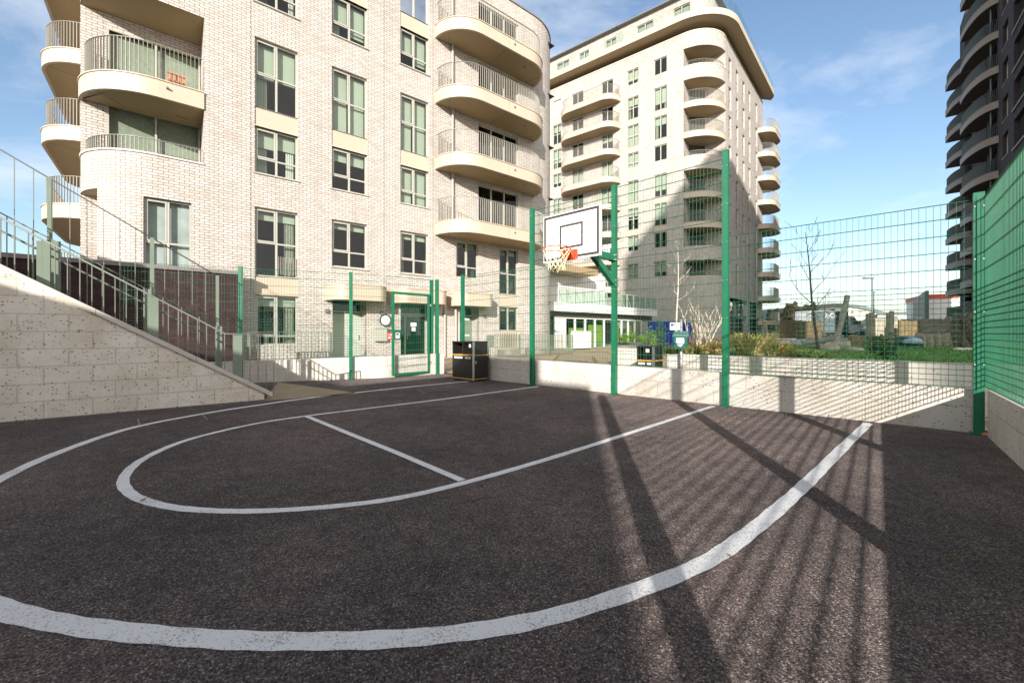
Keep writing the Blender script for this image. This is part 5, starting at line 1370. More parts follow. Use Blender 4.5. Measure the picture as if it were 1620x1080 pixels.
def btree(name, label, p, h, r0, seed, mat, levels=3, spread=.6, nbr=9, lean=(0, 0), first=.3, group=None, kids=4, up=.5):
    rd = random.Random(seed); t = thing(name, label, 'tree', p, group)
    tr = MB(); cr = MB(); P0_ = Vector(p); pts = []; N = 9
    for i in range(N+1):
        s = i/N; pts.append(P0_ + Vector((lean[0]*s + .05*math.sin(s*7+seed)*h*.12, lean[1]*s, h*s)))
    tr.poly_tube(pts, [r0*(1-.85*i/N) for i in range(N+1)], 7)
    def twig(q, d, L, r, lv):
        n = 4; ps = [q]; dd_ = d.copy()
        for i in range(n): dd_ = (dd_ + Vector((rd.uniform(-.2, .2), rd.uniform(-.2, .2), rd.uniform(-.02, .22)))).normalized(); ps.append(ps[-1] + dd_*L/n)
        cr.poly_tube(ps, [max(.003, r*(1-.7*i/n)) for i in range(n+1)], 4)
        if lv > 0:
            for _ in range(kids):
                i = rd.randint(1, n); a = Vector((rd.gauss(0, 1), rd.gauss(0, 1), rd.uniform(-.2, .9))).normalized()
                twig(ps[i], (dd_*.7 + a*.6).normalized(), L*rd.uniform(.3, .55), r*.55, lv-1)
    for i in range(nbr):
        s = first + (1-first)*(i+rd.random()*.6)/nbr; k = min(N-1, int(s*N)); q = pts[k].lerp(pts[k+1], s*N-k) if k+1 <= N else pts[-1]
        a = i*2.4 + rd.uniform(-.5, .5); d = Vector((math.cos(a)*spread, math.sin(a)*spread, up)).normalized()
        twig(q, d, h*rd.uniform(.2, .34)*(1.15-s*.6), r0*.38*(1.2-s), levels-1)
    tr.build('trunk', mat, t); cr.build('branches', mat, t); return t
q = at_depth(1284, 545, 9.6); btree('bare_tree', 'tall bare young tree with dark twigs standing on the lawn', (q[0]+.15, q[1], LZ), 2.75, .036, 21, 'bark_dark', 3, .55, 11, (-.30, 0), .34, kids=2, up=.55)
q = at_depth(1070, 545, 10.6); btree('bare_tree', 'slender pale young tree rising behind the dog waste bin', (q[0], q[1], LZ), 2.6, .03, 22, 'bark_pale', 2, .8, 8, (.05, 0), .45, kids=3)
def multistem(name, label, p, h, n, seed, mat):
    rd = random.Random(seed); t = thing(name, label, 'tree', p); cr = MB(); tr = MB()
    def twig(q, d, L, r, lv):
        ps = [q]; dd_ = d.copy()
        for i in range(5): dd_ = (dd_ + Vector((rd.uniform(-.16, .16), rd.uniform(-.16, .16), .06))).normalized(); ps.append(ps[-1] + dd_*L/5)
        (tr if lv == 2 else cr).poly_tube(ps, [max(.003, r*(1-.75*i/5)) for i in range(6)], 5)
        if lv > 0:
            for _ in range(5 if lv == 2 else 3):
                i = rd.randint(2, 5); a = Vector((rd.gauss(0, 1), rd.gauss(0, 1), rd.uniform(.2, 1))).normalized(); twig(ps[i], (dd_*.8+a*.6).normalized(), L*rd.uniform(.25, .45), r*.45, lv-1)
    for i in range(n):
        a = 6.28*i/n + rd.uniform(-.3, .3); twig(Vector(p)+Vector((math.cos(a)*.06, math.sin(a)*.06, 0)), Vector((math.cos(a)*.38, math.sin(a)*.3, 1)).normalized(), h*rd.uniform(.6, .85), .025, 2)
    tr.build('trunk', mat, t); cr.build('branches', mat, t)
multistem('multi_stemmed_tree', 'pale bare multi-stemmed tree in the planter left of the tallest green post', at_line(1108, PO+.8, LZ), 1.12, 9, 31, 'bark_pale')

# bins -------------------------------------------------------------------
def twin_bin(label, c, a, b, wa, wb, h, z=0.0, letters=True):
    """c near corner; a, b unit directions of the two visible faces"""
    t = thing('litter_bin', label, 'bin', (*(c + a*wa/2 + b*wb/2), z)); c = Vector(c)
    fa = -b; 
    m = MB(); m.obox(c, a, b, .02, wa-.02, z, z+.05, .02, wb-.02); m.obox(c, a, b, .0, wa, z+.051, z+h*.60, 0, wb); m.build('cabinet', 'black_paint', t)
    m = MB(); zt0, zt1 = z+h*.66, z+h*.96
    m.obox(c, a, b, 0, wa, z+h*.601, zt0, 0, wb)                     # band under the openings
    m.obox(c, a, b, 0, .06, zt0, zt1, .0, wb); m.obox(c, a, b, wa-.04, wa, zt0, zt1, .0, wb); m.obox(c, a, b, wa*.5-.02, wa*.5+.02, zt0, zt1, 0, wb-.03)
    m.obox(c, a, b, .061, wa-.041, zt0, zt1, wb-.029, wb); m.obox(c, a, b, 0, wa, zt1+.001, z+h, -.01, wb+.01); m.build('hood', 'black_paint', t)
    m = MB()
    for zz in (z+.05, z+h*.645): m.obox(c, a, b, -.006, wa+.004, zz, zz+.022, -.006, wb+.004)
    m.build('gold_band', 'gold_band', t)
    m = MB(); m.obox(c, a, b, -.016, .022, z+.03, z+h-.01, -.016, .022); m.build('corner_strip', 'steel', t)
    m = MB(); m.obox(c, a, b, .008, .03, z+h*.5, z+h*.52, -.02, -.003) if False else None
    for k in (.46, .50): m.obox(c, a, b, -.012, -.001, z+h*k-.008, z+h*k+.008, .05, .10)
    m.build('hinge', 'steel', t)
    for i, (x0, x1, s) in enumerate(((.10*wa/.8, .30*wa/.8, 'LITTER'), (.40*wa/.8, .72*wa/.8, 'RECYCLING'))):
        m = MB(); m.obox(c, a, b, x0, x1, z+h*.565, z+h*.60+.012, -.006, -.002); pl_ = m.build('label_plate', 'white_paint', t)
        if letters:
            o = c + a*(x0+x1)/2 - b*.0065; text('lettering', s, .034, 'letter_dark', pl_, (o.x, o.y, z+h*.588), (-a.x, -a.y, 0), (0, 0, 1), .0005)
    m = MB(); m.obox(c, a, b, .09, .16, z+h*.85, z+h*.93, -.004, -.001); m.build('sticker', 'white_paint', t)
    return t
bcn = Vector(gnd(749, 604.3)); twin_bin('black twin litter and recycling bin with gold bands beside the open gate', bcn, -E_, N_, .80, .46, .97)
bc2 = Vector(at_line(1030, .95, 0)[:2]) ; bc2 = bp(a_of(1034, .75), .75); twin_bin('black twin bin with gold band behind the mesh, beside the planter wall', bc2, -E_, N_, .36, .42, .86, .05)
# dog waste bin on its post
p = at_line(1077, PO-.28, 0); pc = Vector(p[:2])
t = thing('dog_waste_bin', 'dark green dog waste bin with white shield mark on a pale post', 'bin', (p[0], p[1], 0))
m = MB(); m.tube((p[0]+.06, p[1]+.13, 0), (p[0]+.06, p[1]+.13, 1.42), .026, n=10, cap=True); m.build('post', 'galvanised', t)
vx = Vector((p[1], -p[0])).normalized(); vy = Vector((-vx.y, vx.x)); 
vx = (E_*.8+Vector((1, 0))*.5).normalized(); vy = Vector((-vx.y, vx.x))
m = MB(); zb, zt_ = .88, 1.10
b4 = [(-.105, -.09), (.105, -.09), (.105, .1), (-.105, .1)]; t4 = [(-.125, -.11), (.125, -.11), (.125, .1), (-.125, .1)]
W = lambda x, y, z: (pc.x+vx.x*x+vy.x*y, pc.y+vx.y*x+vy.y*y, z)
lo = [W(x, y, zb) for x, y in b4]; hi = [W(x, y, zt_) for x, y in t4]
m.face(lo[::-1]); m.face(hi)
for i in range(4): j = (i+1) % 4; m.face([lo[i], lo[j], hi[j], hi[i]])
m.build('bin_body', 'bin_green', t)
m = MB(); lo = [W(x*1.08, y*1.08, zt_+.001) for x, y in t4]; hi = [W(-.11, -.03, zt_+.10), W(.11, -.03, zt_+.10), W(.12, .1, zt_+.10), W(-.12, .1, zt_+.10)]
m.face(lo[::-1]); m.face(hi)
for i in range(4): j = (i+1) % 4; m.face([lo[i], lo[j], hi[j], hi[i]])
m.build('lid', 'bin_lid', t)
m = MB(); sh = [(-.065, 1.075), (.065, 1.075), (.07, 1.0), (.045, .94), (0, .91), (-.045, .94), (-.07, 1.0)]
yo = lambda z: -.115 - .0 + (1.1-z)*.09
m.face([W(x, yo(z)-.004, z) for x, z in sh]); shd = m.build('shield_mark', 'white_paint', t)
q = W(0, yo(1.0)-.007, 1.0); text('lettering', 'JRB', .035, 'letter_dark', shd, q, (vx.x, vx.y, 0), (0, 0, 1), .0005)
# small blue sign
p = at_depth(1067, 516, 11.5)
t = thing('notice_sign', 'small pale sign with blue squares in front of the blue hoarding', 'sign', (p[0], p[1], LZ))
o = Vector(p[:2]); ax_ = Vector((1, .35)).normalized(); an_ = Vector((ax_.y, -ax_.x)); m = MB(); m.obox(o, ax_, an_, -.16, .22, p[2]-.1, p[2]+.1, .0, .012); pn = m.build('sign_panel', 'white_paint', t)
m = MB(); m.obox(o, ax_, an_, -.13, -.06, p[2]+.0, p[2]+.075, .013, .016); m.obox(o, ax_, an_, -.05, .0, p[2]+.02, p[2]+.06, .013, .016); m.build('blue_mark', 'sign_blue', pn)
m = MB(); m.tube((p[0]+.05, p[1]+.05, LZ-.3), (p[0]+.05, p[1]+.05, p[2]+.1), .018, n=8); m.build('post', 'galvanised', t)
# planters near the second bin
def planter_box(name, label, c, a, b, wa, wb, h, mat, z=.03, rim=None):
    t = thing(name, label, 'planter', (*(Vector(c)+a*wa/2+b*wb/2), z)); m = MB(); m.obox(c, a, b, 0, wa, z, z+h, 0, wb); m.build('box', mat, t)
    m = MB(); m.obox(c, a, b, -.03, wa+.03, z+h+.001, z+h+.05, -.03, wb+.03); m.build('rim', rim or mat, t); return t
c = Vector(at_depth(1010, 560, 10.2)[:2]); planter_box('white_planter', 'white concrete block seat with a timber top left of the second black bin', c, -E_, N_, .62, .7, .78, 'planter_concrete', rim='timber')
c = Vector(at_depth(1012, 560, 13.5)[:2]); planter_box('grey_planter', 'dark grey planter box holding clipped green balls', c, -E_, N_, 1.0, .6, .72, 'grey_cladding', .1, 'grey_cladding')
for k, (px, r) in enumerate(((985, .17), (998, .22), (1015, .16))):
    c = at_depth(px, 540, 13.6); shrub('clipped_shrub', ['yellow green clipped ball at the left end of the grey planter', 'largest clipped green ball in the grey planter', 'small clipped ball at the right end of the grey planter'][k], (c[0], c[1], .85), r, r*1.7, 420, 'bright_leaf', 40+k, .03, 'clipped plants in the grey planter', stems=False)
for k, (px, w_, yy, zz) in enumerate(((1028, .25, 15, .35), (1045, .32, 16, .5))):
    c = at_depth(px, 540, yy); shrub('conifer_shrub', ['round bright shrub in front of the hoarding', 'dark conifer in front of the blue hoarding'][k], (c[0], c[1], .1), w_, 1.0+zz*.8, 700, ['bright_leaf', 'green_leaf'][k], 50+k, .04)
# garden timber, boulders, logs ------------------------------------------------
def log(name, label, p, q, r, mat='grey_timber', group=None, cat='log'):
    m = MB(); p = Vector(p); q = Vector(q); N = 6; rd = random.Random(int(p.x*100))
    m.poly_tube([p.lerp(q, i/N) + Vector((rd.uniform(-.15, .15)*r, rd.uniform(-.15, .15)*r, 0)) for i in range(N+1)], [r*rd.uniform(.9, 1.08) for i in range(N+1)], 10)
    return tag(m.build(name, mat, None, tuple(p)), label, cat, group)
def gz(px, py): return at_depth(px, py, F*(H-LZ)/(py-HY) if py > HY+4 else 60)
Y = 12.0
log('timber_pole', 'long grey timber pole leaning over the boulders', at_depth(1320, 553, 11.6), at_depth(1341, 468, 11.9), .068, 'grey_timber')
log('fallen_log', 'grey log lying across the boulders beside the leaning pole', at_depth(1268, 543, 12.6), at_depth(1322, 535, 12.2), .085, 'grey_timber')
for k, (px, yt, yb, yy, lb) in enumerate(((1380, 494, 552, 11.8, 'thick upright timber post left of the pair on the lawn'), (1373, 496, 549, 12.3, 'thinner upright post hard against the thick timber post'), (1410, 492, 540, 13.4, 'upright timber post right of the pair on the lawn'), (1404, 495, 538, 13.9, 'narrow upright post just behind the right-hand post'))):
    a = at_depth(px, yb, yy); b = at_depth(px, yt, yy); log('timber_post', lb, (a[0], a[1], LZ-.05), b, .068 if k % 2 == 0 else .045, 'timber', 'upright timber posts on the lawn', 'post')
log('timber_stake', 'pale leaning timber stake at the left end of the lawn', (*at_depth(1214, 543, 13)[:2], LZ), at_depth(1209, 506, 13), .06, 'timber', cat='stake')
log('timber_stump', 'short pale stump beside the leaning stake', (*at_depth(1222, 543, 13)[:2], LZ), at_depth(1222, 525, 13), .085, 'timber', cat='stump')
def rock(name, label, p, s, seed, mat='boulder', group=None):
    rd = random.Random(seed); m = MB(); n, k = 12, 7; vs = []; fs = []
    ph = [rd.uniform(0, 6) for _ in range(6)]
    for j in range(k+1):
        t = math.pi*j/k
        for i in range(n):
            a = 2*math.pi*i/n; rr = 1 + .13*math.sin(2*a+ph[0]) + .1*math.sin(3*a+ph[1]+t*2) + .1*math.sin(3*t+ph[2])
            vs.append((p[0]+s[0]*rr*math.sin(t)*math.cos(a), p[1]+s[1]*rr*math.sin(t)*math.sin(a), p[2]+s[2]*(.75+rr*math.cos(t))))
    for j in range(k):
        for i in range(n): fs.append((j*n+i, (j+1)*n+i, (j+1)*n+(i+1) % n, j*n+(i+1) % n))
    m.idx(vs, fs, True); return tag(m.build(name, mat, None, tuple(p)), label, 'stone', group)
for k, (px, py, yy, s, lb) in enumerate(((1314, 552, 11.0, (.22, .2, .13), 'rounded tan boulder at the foot of the leaning pole'), (1331, 553, 11.3, (.2, .2, .17), 'taller boulder right of the leaning pole'), (1350, 556, 10.8, (.28, .2, .07), 'flat low boulder on the grass right of the pole'), (1301, 546, 12.4, (.15, .15, .12), 'small boulder under the fallen log'), (1288, 546, 12.8, (.13, .15, .1), 'smallest boulder, left under the fallen log'))):
    c = at_depth(px, py, yy); rock('boulder', lb, (c[0], c[1], LZ-.03), s, 60+k, group='boulders around the leaning pole')
q = gnd(1557, 688.5); rock('orange_stone', 'small orange stone in the court corner by the fence post', (q[0], q[1]-.03, 0), (.05, .045, .022), 77, 'terracotta')
for k in range(7):
    px = 1456 + k*12.5; c = at_depth(px, 540, 15.2+.25*k); log('timber_stump', ['leftmost round stump of the row edging the far bed', 'second stump from the left in the row', 'third stump from the left in the row', 'middle stump of the row', 'third stump from the right in the row', 'second stump from the right in the row', 'rightmost stump of the row by the dead trunk'][k], (c[0], c[1], LZ-.05), (c[0], c[1], LZ+.42), .15, 'timber', 'row of timber stumps', 'stump')
m = MB(); a = Vector(at_depth(1350, 540, 17)[:2]); b = Vector(at_depth(1545, 540, 17.5)[:2]); d_ = (b-a); L_ = d_.length; d_ /= L_; m.obox(a, d_, Vector((-d_.y, d_.x)), 0, L_, LZ-.05, LZ+.34, 0, .25)
tag(m.build('timber_edging', 'brown_fence', None, (*a, LZ)), 'brown timber edging of the far planting bed', 'edging')
a = Vector(at_depth(1222, 540, 15)[:2]); b = Vector(at_depth(1260, 540, 16)[:2]); d_ = (b-a); L_ = d_.length; d_ /= L_
m = MB(); m.obox(a, d_, Vector((-d_.y, d_.x)), 0, L_, LZ-.05, LZ+.26, 0, 1.2); tag(m.build('stone_bench', 'planter_concrete', None, (*a, LZ)), 'pale concrete bench block at the left of the lawn', 'bench')
m = MB(); a = Vector(at_depth(1262, 540, 15.5)[:2]); b = Vector(at_depth(1335, 540, 17.5)[:2]); d_ = (b-a); L_ = d_.length; d_ /= L_; m.obox(a, d_, Vector((-d_.y, d_.x)), 0, L_, LZ-.05, LZ+.2, 0, .9)
tag(m.build('stone_bench', 'galvanised', None, (*a, LZ)), 'long grey green bench block behind the fallen log', 'bench')
# dome play seat
c = at_depth(1441, 548, 14.0); t = thing('dome_seat', 'pale blue dome with a navy band standing on the lawn', 'play seat', (c[0], c[1], LZ))
m = MB(); m.lathe((c[0], c[1], LZ), [(.1, 0), (.11, .1), (.30, .12), (.29, .2), (.22, .29), (.1, .34), (.01, .35)], 18); m.build('dome', 'dome_blue', t)
m = MB(); m.lathe((c[0]+.05, c[1]+.25, LZ), [(.44, .02), (.44, .32), (.01, .33)], 18); m.build('navy_drum', 'dome_navy', t)
# dead trunk
c = at_depth(1530, 556, 11.5); t = thing('dead_trunk', 'twisted dark dead trunk against the foot of the dark tower', 'tree', (c[0], c[1], LZ)); rd = random.Random(8); m = MB(); m2 = MB()
for k in range(6):
    a = k*1.05; p = Vector((c[0]+.12*math.cos(a), c[1]+.12*math.sin(a), LZ-.05)); ps = [p]
    for i in range(6): p = p + Vector((rd.uniform(-.08, .08), rd.uniform(-.08, .08), .17)); ps.append(p)
    (m if k < 4 else m2).poly_tube(ps, [.1*(1-.1*i) for i in range(7)], 7)
m.build('trunk', 'bark_dark', t); m2.build('branches', 'bark_dark', t)
c = at_depth(1517, 556, 11.2)
for k, (dx, dy) in enumerate(((0, 0), (.35, .1))): rock('boulder', ['white stone at the foot of the dead trunk', 'second pale stone right of the dead trunk'][k], (c[0]+dx, c[1]+dy, LZ-.02), (.13, .1, .05), 90+k, 'planter_concrete', 'pale stones by the dead trunk')
# ------------------------------------------------------------------ things across the car park
def wheel(parent, c, ax, r, w):
    m = MB(); c = Vector(c); ax = Vector((*ax, 0)); m.tube(c-ax*w/2, c+ax*w/2, r, n=18, cap=True); o = m.build('wheel', 'tyre', parent)
    m = MB(); m.tube(c-ax*(w/2+.01), c+ax*(w/2+.01), r*.55, n=14, cap=True); m.build('rim', 'steel', o)
VY = 52.0; vb = Vector(at_depth(1282, 533, VY)[:2]); ve = Vector(at_depth(1372, 533, VY+2)[:2]); vdv = ve-vb; VLn = vdv.length; vdv /= VLn; vnv = Vector((vdv.y, -vdv.x)); VZ = LZ-.02
van = thing('box_van', 'grey box van with a white cab parked behind the lawn, facing right', 'van', (*(vb+vdv*VLn/2), VZ))
m = MB(); bl_ = VLn*.66; m.obox(vb, vdv, vnv, 0, bl_, VZ+.62, VZ+3.25, -2.1, 0); bx = m.build('cargo_box', 'van_grey', van)
m = MB(); m.obox(vb, vdv, vnv, -.04, .06, VZ+.6, VZ+3.28, -2.12, .02); m.obox(vb, vdv, vnv, .061, bl_, VZ+3.25, VZ+3.3, -2.12, .02); m.build('box_trim', 'van_white', bx)
o = vb + vdv*(bl_*.52) + vnv*.012; text('lettering', 'BoCo', .85, 'white_paint', bx, (o.x, o.y, VZ+2.72), (vdv.x, vdv.y, 0), (0, 0, 1), .004)
prof = [(bl_+.08, .55), (bl_+.08, 2.55), (bl_+.35, 2.7), (bl_+1.0, 2.62), (bl_+1.85, 1.62), (VLn-.25, 1.42), (VLn, 1.1), (VLn+.02, .55)]
A4 = [(vb.x+vdv.x*a, vb.y+vdv.y*a, VZ+z) for a, z in prof]; B4 = [(x-vnv.x*2.0, y-vnv.y*2.0, z) for x, y, z in A4]
m = MB(); m.face(A4[::-1]); m.face(B4)
for i in range(len(A4)): j = (i+1) % len(A4); m.face([A4[i], A4[j], B4[j], B4[i]])
cab = m.build('cab', 'van_white', van)
m = MB(); wf = [(bl_+.45, 1.62), (bl_+.45, 2.4), (bl_+1.0, 2.42), (bl_+1.62, 1.68)]; m.face([(vb.x+vdv.x*a+vnv.x*.012, vb.y+vdv.y*a+vnv.y*.012, VZ+z) for a, z in wf][::-1]); m.build('side_window', 'mirror_glass', cab)
m = MB(); w0, w1 = (bl_+1.06, 2.55), (bl_+1.8, 1.68)
m.face([(vb.x+vdv.x*a+vnv.x*o_+.0, vb.y+vdv.y*a+vnv.y*o_, VZ+z+.02) for a, z, o_ in ((w0[0], w0[1], -.15), (w1[0], w1[1], -.15), (w1[0], w1[1], -1.85), (w0[0], w0[1], -1.85))][::-1]); m.build('windscreen', 'mirror_glass', cab)
m = MB(); m.obox(vb, vdv, vnv, bl_+1.35, bl_+1.6, VZ+1.6, VZ+2.1, .05, .3); m.build('wing_mirror', 'black_paint', cab)
m = MB(); m.obox(vb, vdv, vnv, .1, VLn-.1, VZ+.35, VZ+.545, -1.9, -.1); m.build('chassis', 'tyre', van)
for a in (bl_*.28, VLn-.95):
    for s in (-.12, -1.9): wheel(van, (*(vb+vdv*a+vnv*s), VZ+.37), vnv, .37, .24)
def car(label, p, d, L, mat, z):
    d = Vector(d).normalized(); n = Vector((d.y, -d.x)); t = thing('parked_car', label, 'car', (*(Vector(p)+d*L/2), z), 'cars parked behind the lawn')
    pr = [(0, .35), (0, .85), (.12, .95), (.55, .98), (1.0, 1.42), (2.3, 1.45), (3.1, 1.0), (L-.25, .85), (L, .6), (L, .35)]
    A_ = [(p[0]+d.x*a, p[1]+d.y*a, z+q) for a, q in pr]; B_ = [(x-n.x*1.7, y-n.y*1.7, q) for x, y, q in A_]
    m = MB(); m.face(A_[::-1]); m.face(B_)
    for i in range(len(A_)): j = (i+1) % len(A_); m.face([A_[i], A_[j], B_[j], B_[i]])
    b = m.build('body', mat, t)
    m = MB(); m.face([(p[0]+d.x*a+n.x*.01, p[1]+d.y*a+n.y*.01, z+q) for a, q in ((.75, 1.0), (1.08, 1.36), (2.25, 1.38), (2.9, 1.02))][::-1]); m.build('side_window', 'mirror_glass', b)
    m = MB(); m.face([(p[0]+d.x*a+n.x*o_, p[1]+d.y*a+n.y*o_, z+q+.012) for a, q, o_ in ((.6, 1.02, -.15), (.98, 1.4, -.2), (.98, 1.4, -1.5), (.6, 1.02, -1.55))]); m.build('rear_window', 'mirror_glass', b)
    for s in (-.12, -1.4):
        m = MB(); m.obox(Vector(p), d, n, -.02, .06, z+.68, z+.86, s-.2, s); m.build('tail_light', 'lamp_red', b)
    for a in (.75, L-.8):
        for s in (-.08, -1.6): wheel(t, (p[0]+d.x*a+n.x*s, p[1]+d.y*a+n.y*s, z+.32), n, .32, .2)
    return t
p = at_depth(1376, 533, 47); car('dark car parked to the right of the box van', p[:2], (.95, .1), 4.2, 'car_dark', VZ)
p = at_depth(1362, 533, 57); car('silver car half hidden between the van and the timber posts', p[:2], (.9, -.3), 4.2, 'van_white', VZ)
# far sheds and stores
def off_quad(px0, px1, Y0, Y1): a = Vector(at_depth(px0, 528, Y0)[:2]); b = Vector(at_depth(px1, 528, Y1)[:2]); d = b-a; L = d.length; d /= L; return a, d, Vector((d.y, -d.x)), L
a, d_, n_, L_ = off_quad(1225, 1396, 95, 95)
t = thing('arched_shed', 'wide industrial shed with a shallow arched roof on the skyline', 'warehouse', (*(a+d_*L_/2), 0))
N = 20; m = MB(); rf_ = MB(); zc = lambda s: 3.2 + 4.1*(1-((s-.58)/.62)**2)
for i in range(N):
    s0_, s1_ = i/N, (i+1)/N; p, q = a+d_*L_*s0_, a+d_*L_*s1_
    m.face([v2(p, 0), v2(q, 0), v2(q, zc(s1_)), v2(p, zc(s0_))])
    rf_.idx([(*(p+n_*.5), zc(s0_)), (*(q+n_*.5), zc(s1_)), (*(q-n_*30), zc(s1_)), (*(p-n_*30), zc(s0_)), (*(p+n_*.5), zc(s0_)+.7), (*(q+n_*.5), zc(s1_)+.7), (*(q-n_*30), zc(s1_)+.7), (*(p-n_*30), zc(s0_)+.7)], [(0, 1, 5, 4), (4, 5, 6, 7), (3, 2, 1, 0)])
m.obox(a, d_, n_, 0, L_, 0, 4, -30, -.05); m.build('wall', 'shed_wall', t); rf_.build('roof', 'shed_roof', t)
for i, ch_ in enumerate(('O', 'A', 'Y')):
    q = Vector(at_depth(1336+i*13.2, 494, 94.5)); text('sign_letter', ch_, 1.2, 'letter_teal', t, (q.x, q.y, q.z), (d_.x, d_.y, 0), (0, 0, 1), .03)
m = MB(); m.obox(a, d_, n_, L_*.70, L_*.99, 1.2, 3.6, .02, .25); m.build('dock_canopy', 'galvanised', t)
a, d_, n_, L_ = off_quad(1388, 1452, 88, 84); m = MB(); m.obox(a, d_, n_, 0, L_, 0, 5.2, -12, 0)
t = thing('white_store', 'low white flat-roofed store between the arched shed and the grey tower gate', 'store', (*(a+d_*3), 0)); m.build('wall', 'store_white', t); m = MB(); m.obox(a, d_, n_, -.2, L_+.2, 5.201, 5.6, -12.2, .3); m.build('roof', 'shed_roof', t)
a, d_, n_, L_ = off_quad(1463, 1516, 70, 68); m = MB(); m.obox(a, d_, n_, 0, L_, 0, 6.9, -10, 0)
t = thing('white_store', 'taller white store with a red band along its top beside the dark tower', 'store', (*(a+d_*3), 0)); m.build('wall', 'store_white', t)
m = MB(); m.obox(a, d_, n_, -.1, L_+.1, 6.901, 7.65, -10.1, .12); m.build('red_band', 'store_red', t)
m = MB(); m.obox(a, d_, n_, L_*.72, L_*.8, 4.6, 5.4, .01, .2); m.build('floodlight', 'grey_cladding', t); m = MB(); m.obox(a, d_, n_, L_*.75, L_*.99, 2.4, 4.2, .01, .3); m.build('louvre', 'grey_cladding', t)
a, d_, n_, L_ = off_quad(1446, 1464, 75, 66); m = MB(); zz0, zz1 = 7.2, 7.9
m.idx([v2(a, 0), v2(a+d_*L_, 0), v2(a+d_*L_, 7.9), v2(a, 7.2), v2(a-n_*.4, 0), v2(a+d_*L_-n_*.4, 0), v2(a+d_*L_-n_*.4, 7.9), v2(a-n_*.4, 7.2)], [(0, 1, 2, 3), (5, 4, 7, 6), (3, 2, 6, 7), (1, 5, 6, 2), (4, 0, 3, 7)])
t = thing('grey_clad_tower', 'dark grey ribbed screen tower beside the white store with the red band', 'tower', (*(a+d_*3), 0)); m.build('cladding', 'grey_cladding', t)
m = MB(); x = .2
while x < L_: m.obox(a, d_, n_, x, x+.25, 0, 7.1+.7*x/L_, .01, .2); x += 1.3
m.obox(a, d_, n_, 0, L_, 3.4, 3.8, .21, .4); m.build('rib', 'galvanised', t)
# boundary fences
def board_fence(name, label, px0, px1, Y0, Y1, z0, h, mat, bwid=.3):
    a, d_, n_, L_ = off_quad(px0, px1, Y0, Y1); t = thing(name, label, 'fence', (*(a+d_*L_/2), z0)); m = MB(); x = 0; rd = random.Random(int(L_*100))
    while x < L_-.02: m.obox(a, d_, n_, x+.01, min(L_, x+bwid)-.01, z0, z0+h*(1+rd.uniform(-.02, .02)), -.02+rd.uniform(-.008, .008), .02); x += bwid
    m.build('boards', mat, t); m = MB(); x = 0
    while x < L_: m.obox(a, d_, n_, x-.06, x+.06, z0, z0+h+.05, -.16, -.03); x += 2.4
    m.build('posts', mat, t); return t
board_fence('timber_fence', 'brown boarded fence left of the box van', 1236, 1300, 44, 50, LZ-.1, 2.0, 'brown_fence')
board_fence('timber_fence', 'pale weathered boarded fence in front of the white stores', 1385, 1545, 42, 42, LZ-.1, 2.05, 'pale_timber', .22)
board_fence('timber_fence', 'short brown fence panel in front of the pale fence, right of the timber posts', 1424, 1456, 40, 40, LZ-.1, 1.75, 'brown_fence', .4)
# hedge behind the brown fence
t = thing('hedge', 'brown green winter hedge rising behind the brown boarded fence', 'hedge', (*at_depth(1262, 528, 58)[:2], LZ)); m = MB(); rd = random.Random(4)
for _ in range(7000):
    s = rd.random(); px = 1212 + 118*s; top = 2.5 + 1.9*math.sin(min(1, s*1.15)*3.0)**.6 + .4*math.sin(s*23)+.3*math.sin(s*51)
    c = Vector(at_depth(px, 528, 58+rd.uniform(-2, 2))); c.z = LZ + top*rd.random()**.6; s2 = rd.uniform(.1, .28); q = Vector((rd.gauss(0, 1), rd.gauss(0, 1), rd.gauss(0, 1))).normalized(); b = q.orthogonal().normalized(); m.face([c-q*s2, c+b*s2*.5, c+q*s2, c-b*s2*.5])
m.build('foliage', 'hedge_leaf', t)
m = MB()
for i in range(26): c = Vector(at_depth(1216+rd.random()*110, 528, 58)); m.tube((c.x, c.y, LZ), (c.x+rd.uniform(-.5, .5), c.y, LZ+rd.uniform(2, 3.4)), .06, .02)
m.build('stem', 'bark_dark', t)
for k, (px, hh, yy) in enumerate(((1254, 4.6, 54), (1303, 5.0, 50))):
    c = at_depth(px, 528, yy); btree('bare_tree', ['dark bare shrub-like tree above the hedge', 'bare spreading tree behind the van, beside the arched shed'][k], (c[0], c[1], LZ), hh, .1, 70+k, 'bark_dark', 3, .8, 12, (.2, 0), .25, kids=4)
# lamp posts
def lamp(label, px, yt, Y, arm, z0=LZ):
    c = at_depth(px, yt, Y); t = thing('street_lamp', label, 'street lamp', (c[0], c[1], z0), 'street lamps beyond the lawn'); m = MB(); m.tube((c[0], c[1], z0), (c[0], c[1], c[2]), .085, .05, 8); m.build('post', 'shed_roof', t)
    m = MB(); m.box(c[0]-arm, c[0]+.1, c[1]-.12, c[1]+.12, c[2]+.001, c[2]+.13); m.build('lamp_head', 'shed_roof', t)
lamp('tallest lamp post, dark with a flat head, behind the timber posts', 1380, 441, 42, .9)
lamp('shorter thin lamp post just right of the tallest one', 1382.5, 463, 58, .12)
lamp('distant short lamp post in front of the arched shed', 1341.5, 475, 62, .3)
lamp('slender dark lamp post against the shaded side of the tower', 1184.5, 420, 34, .0)

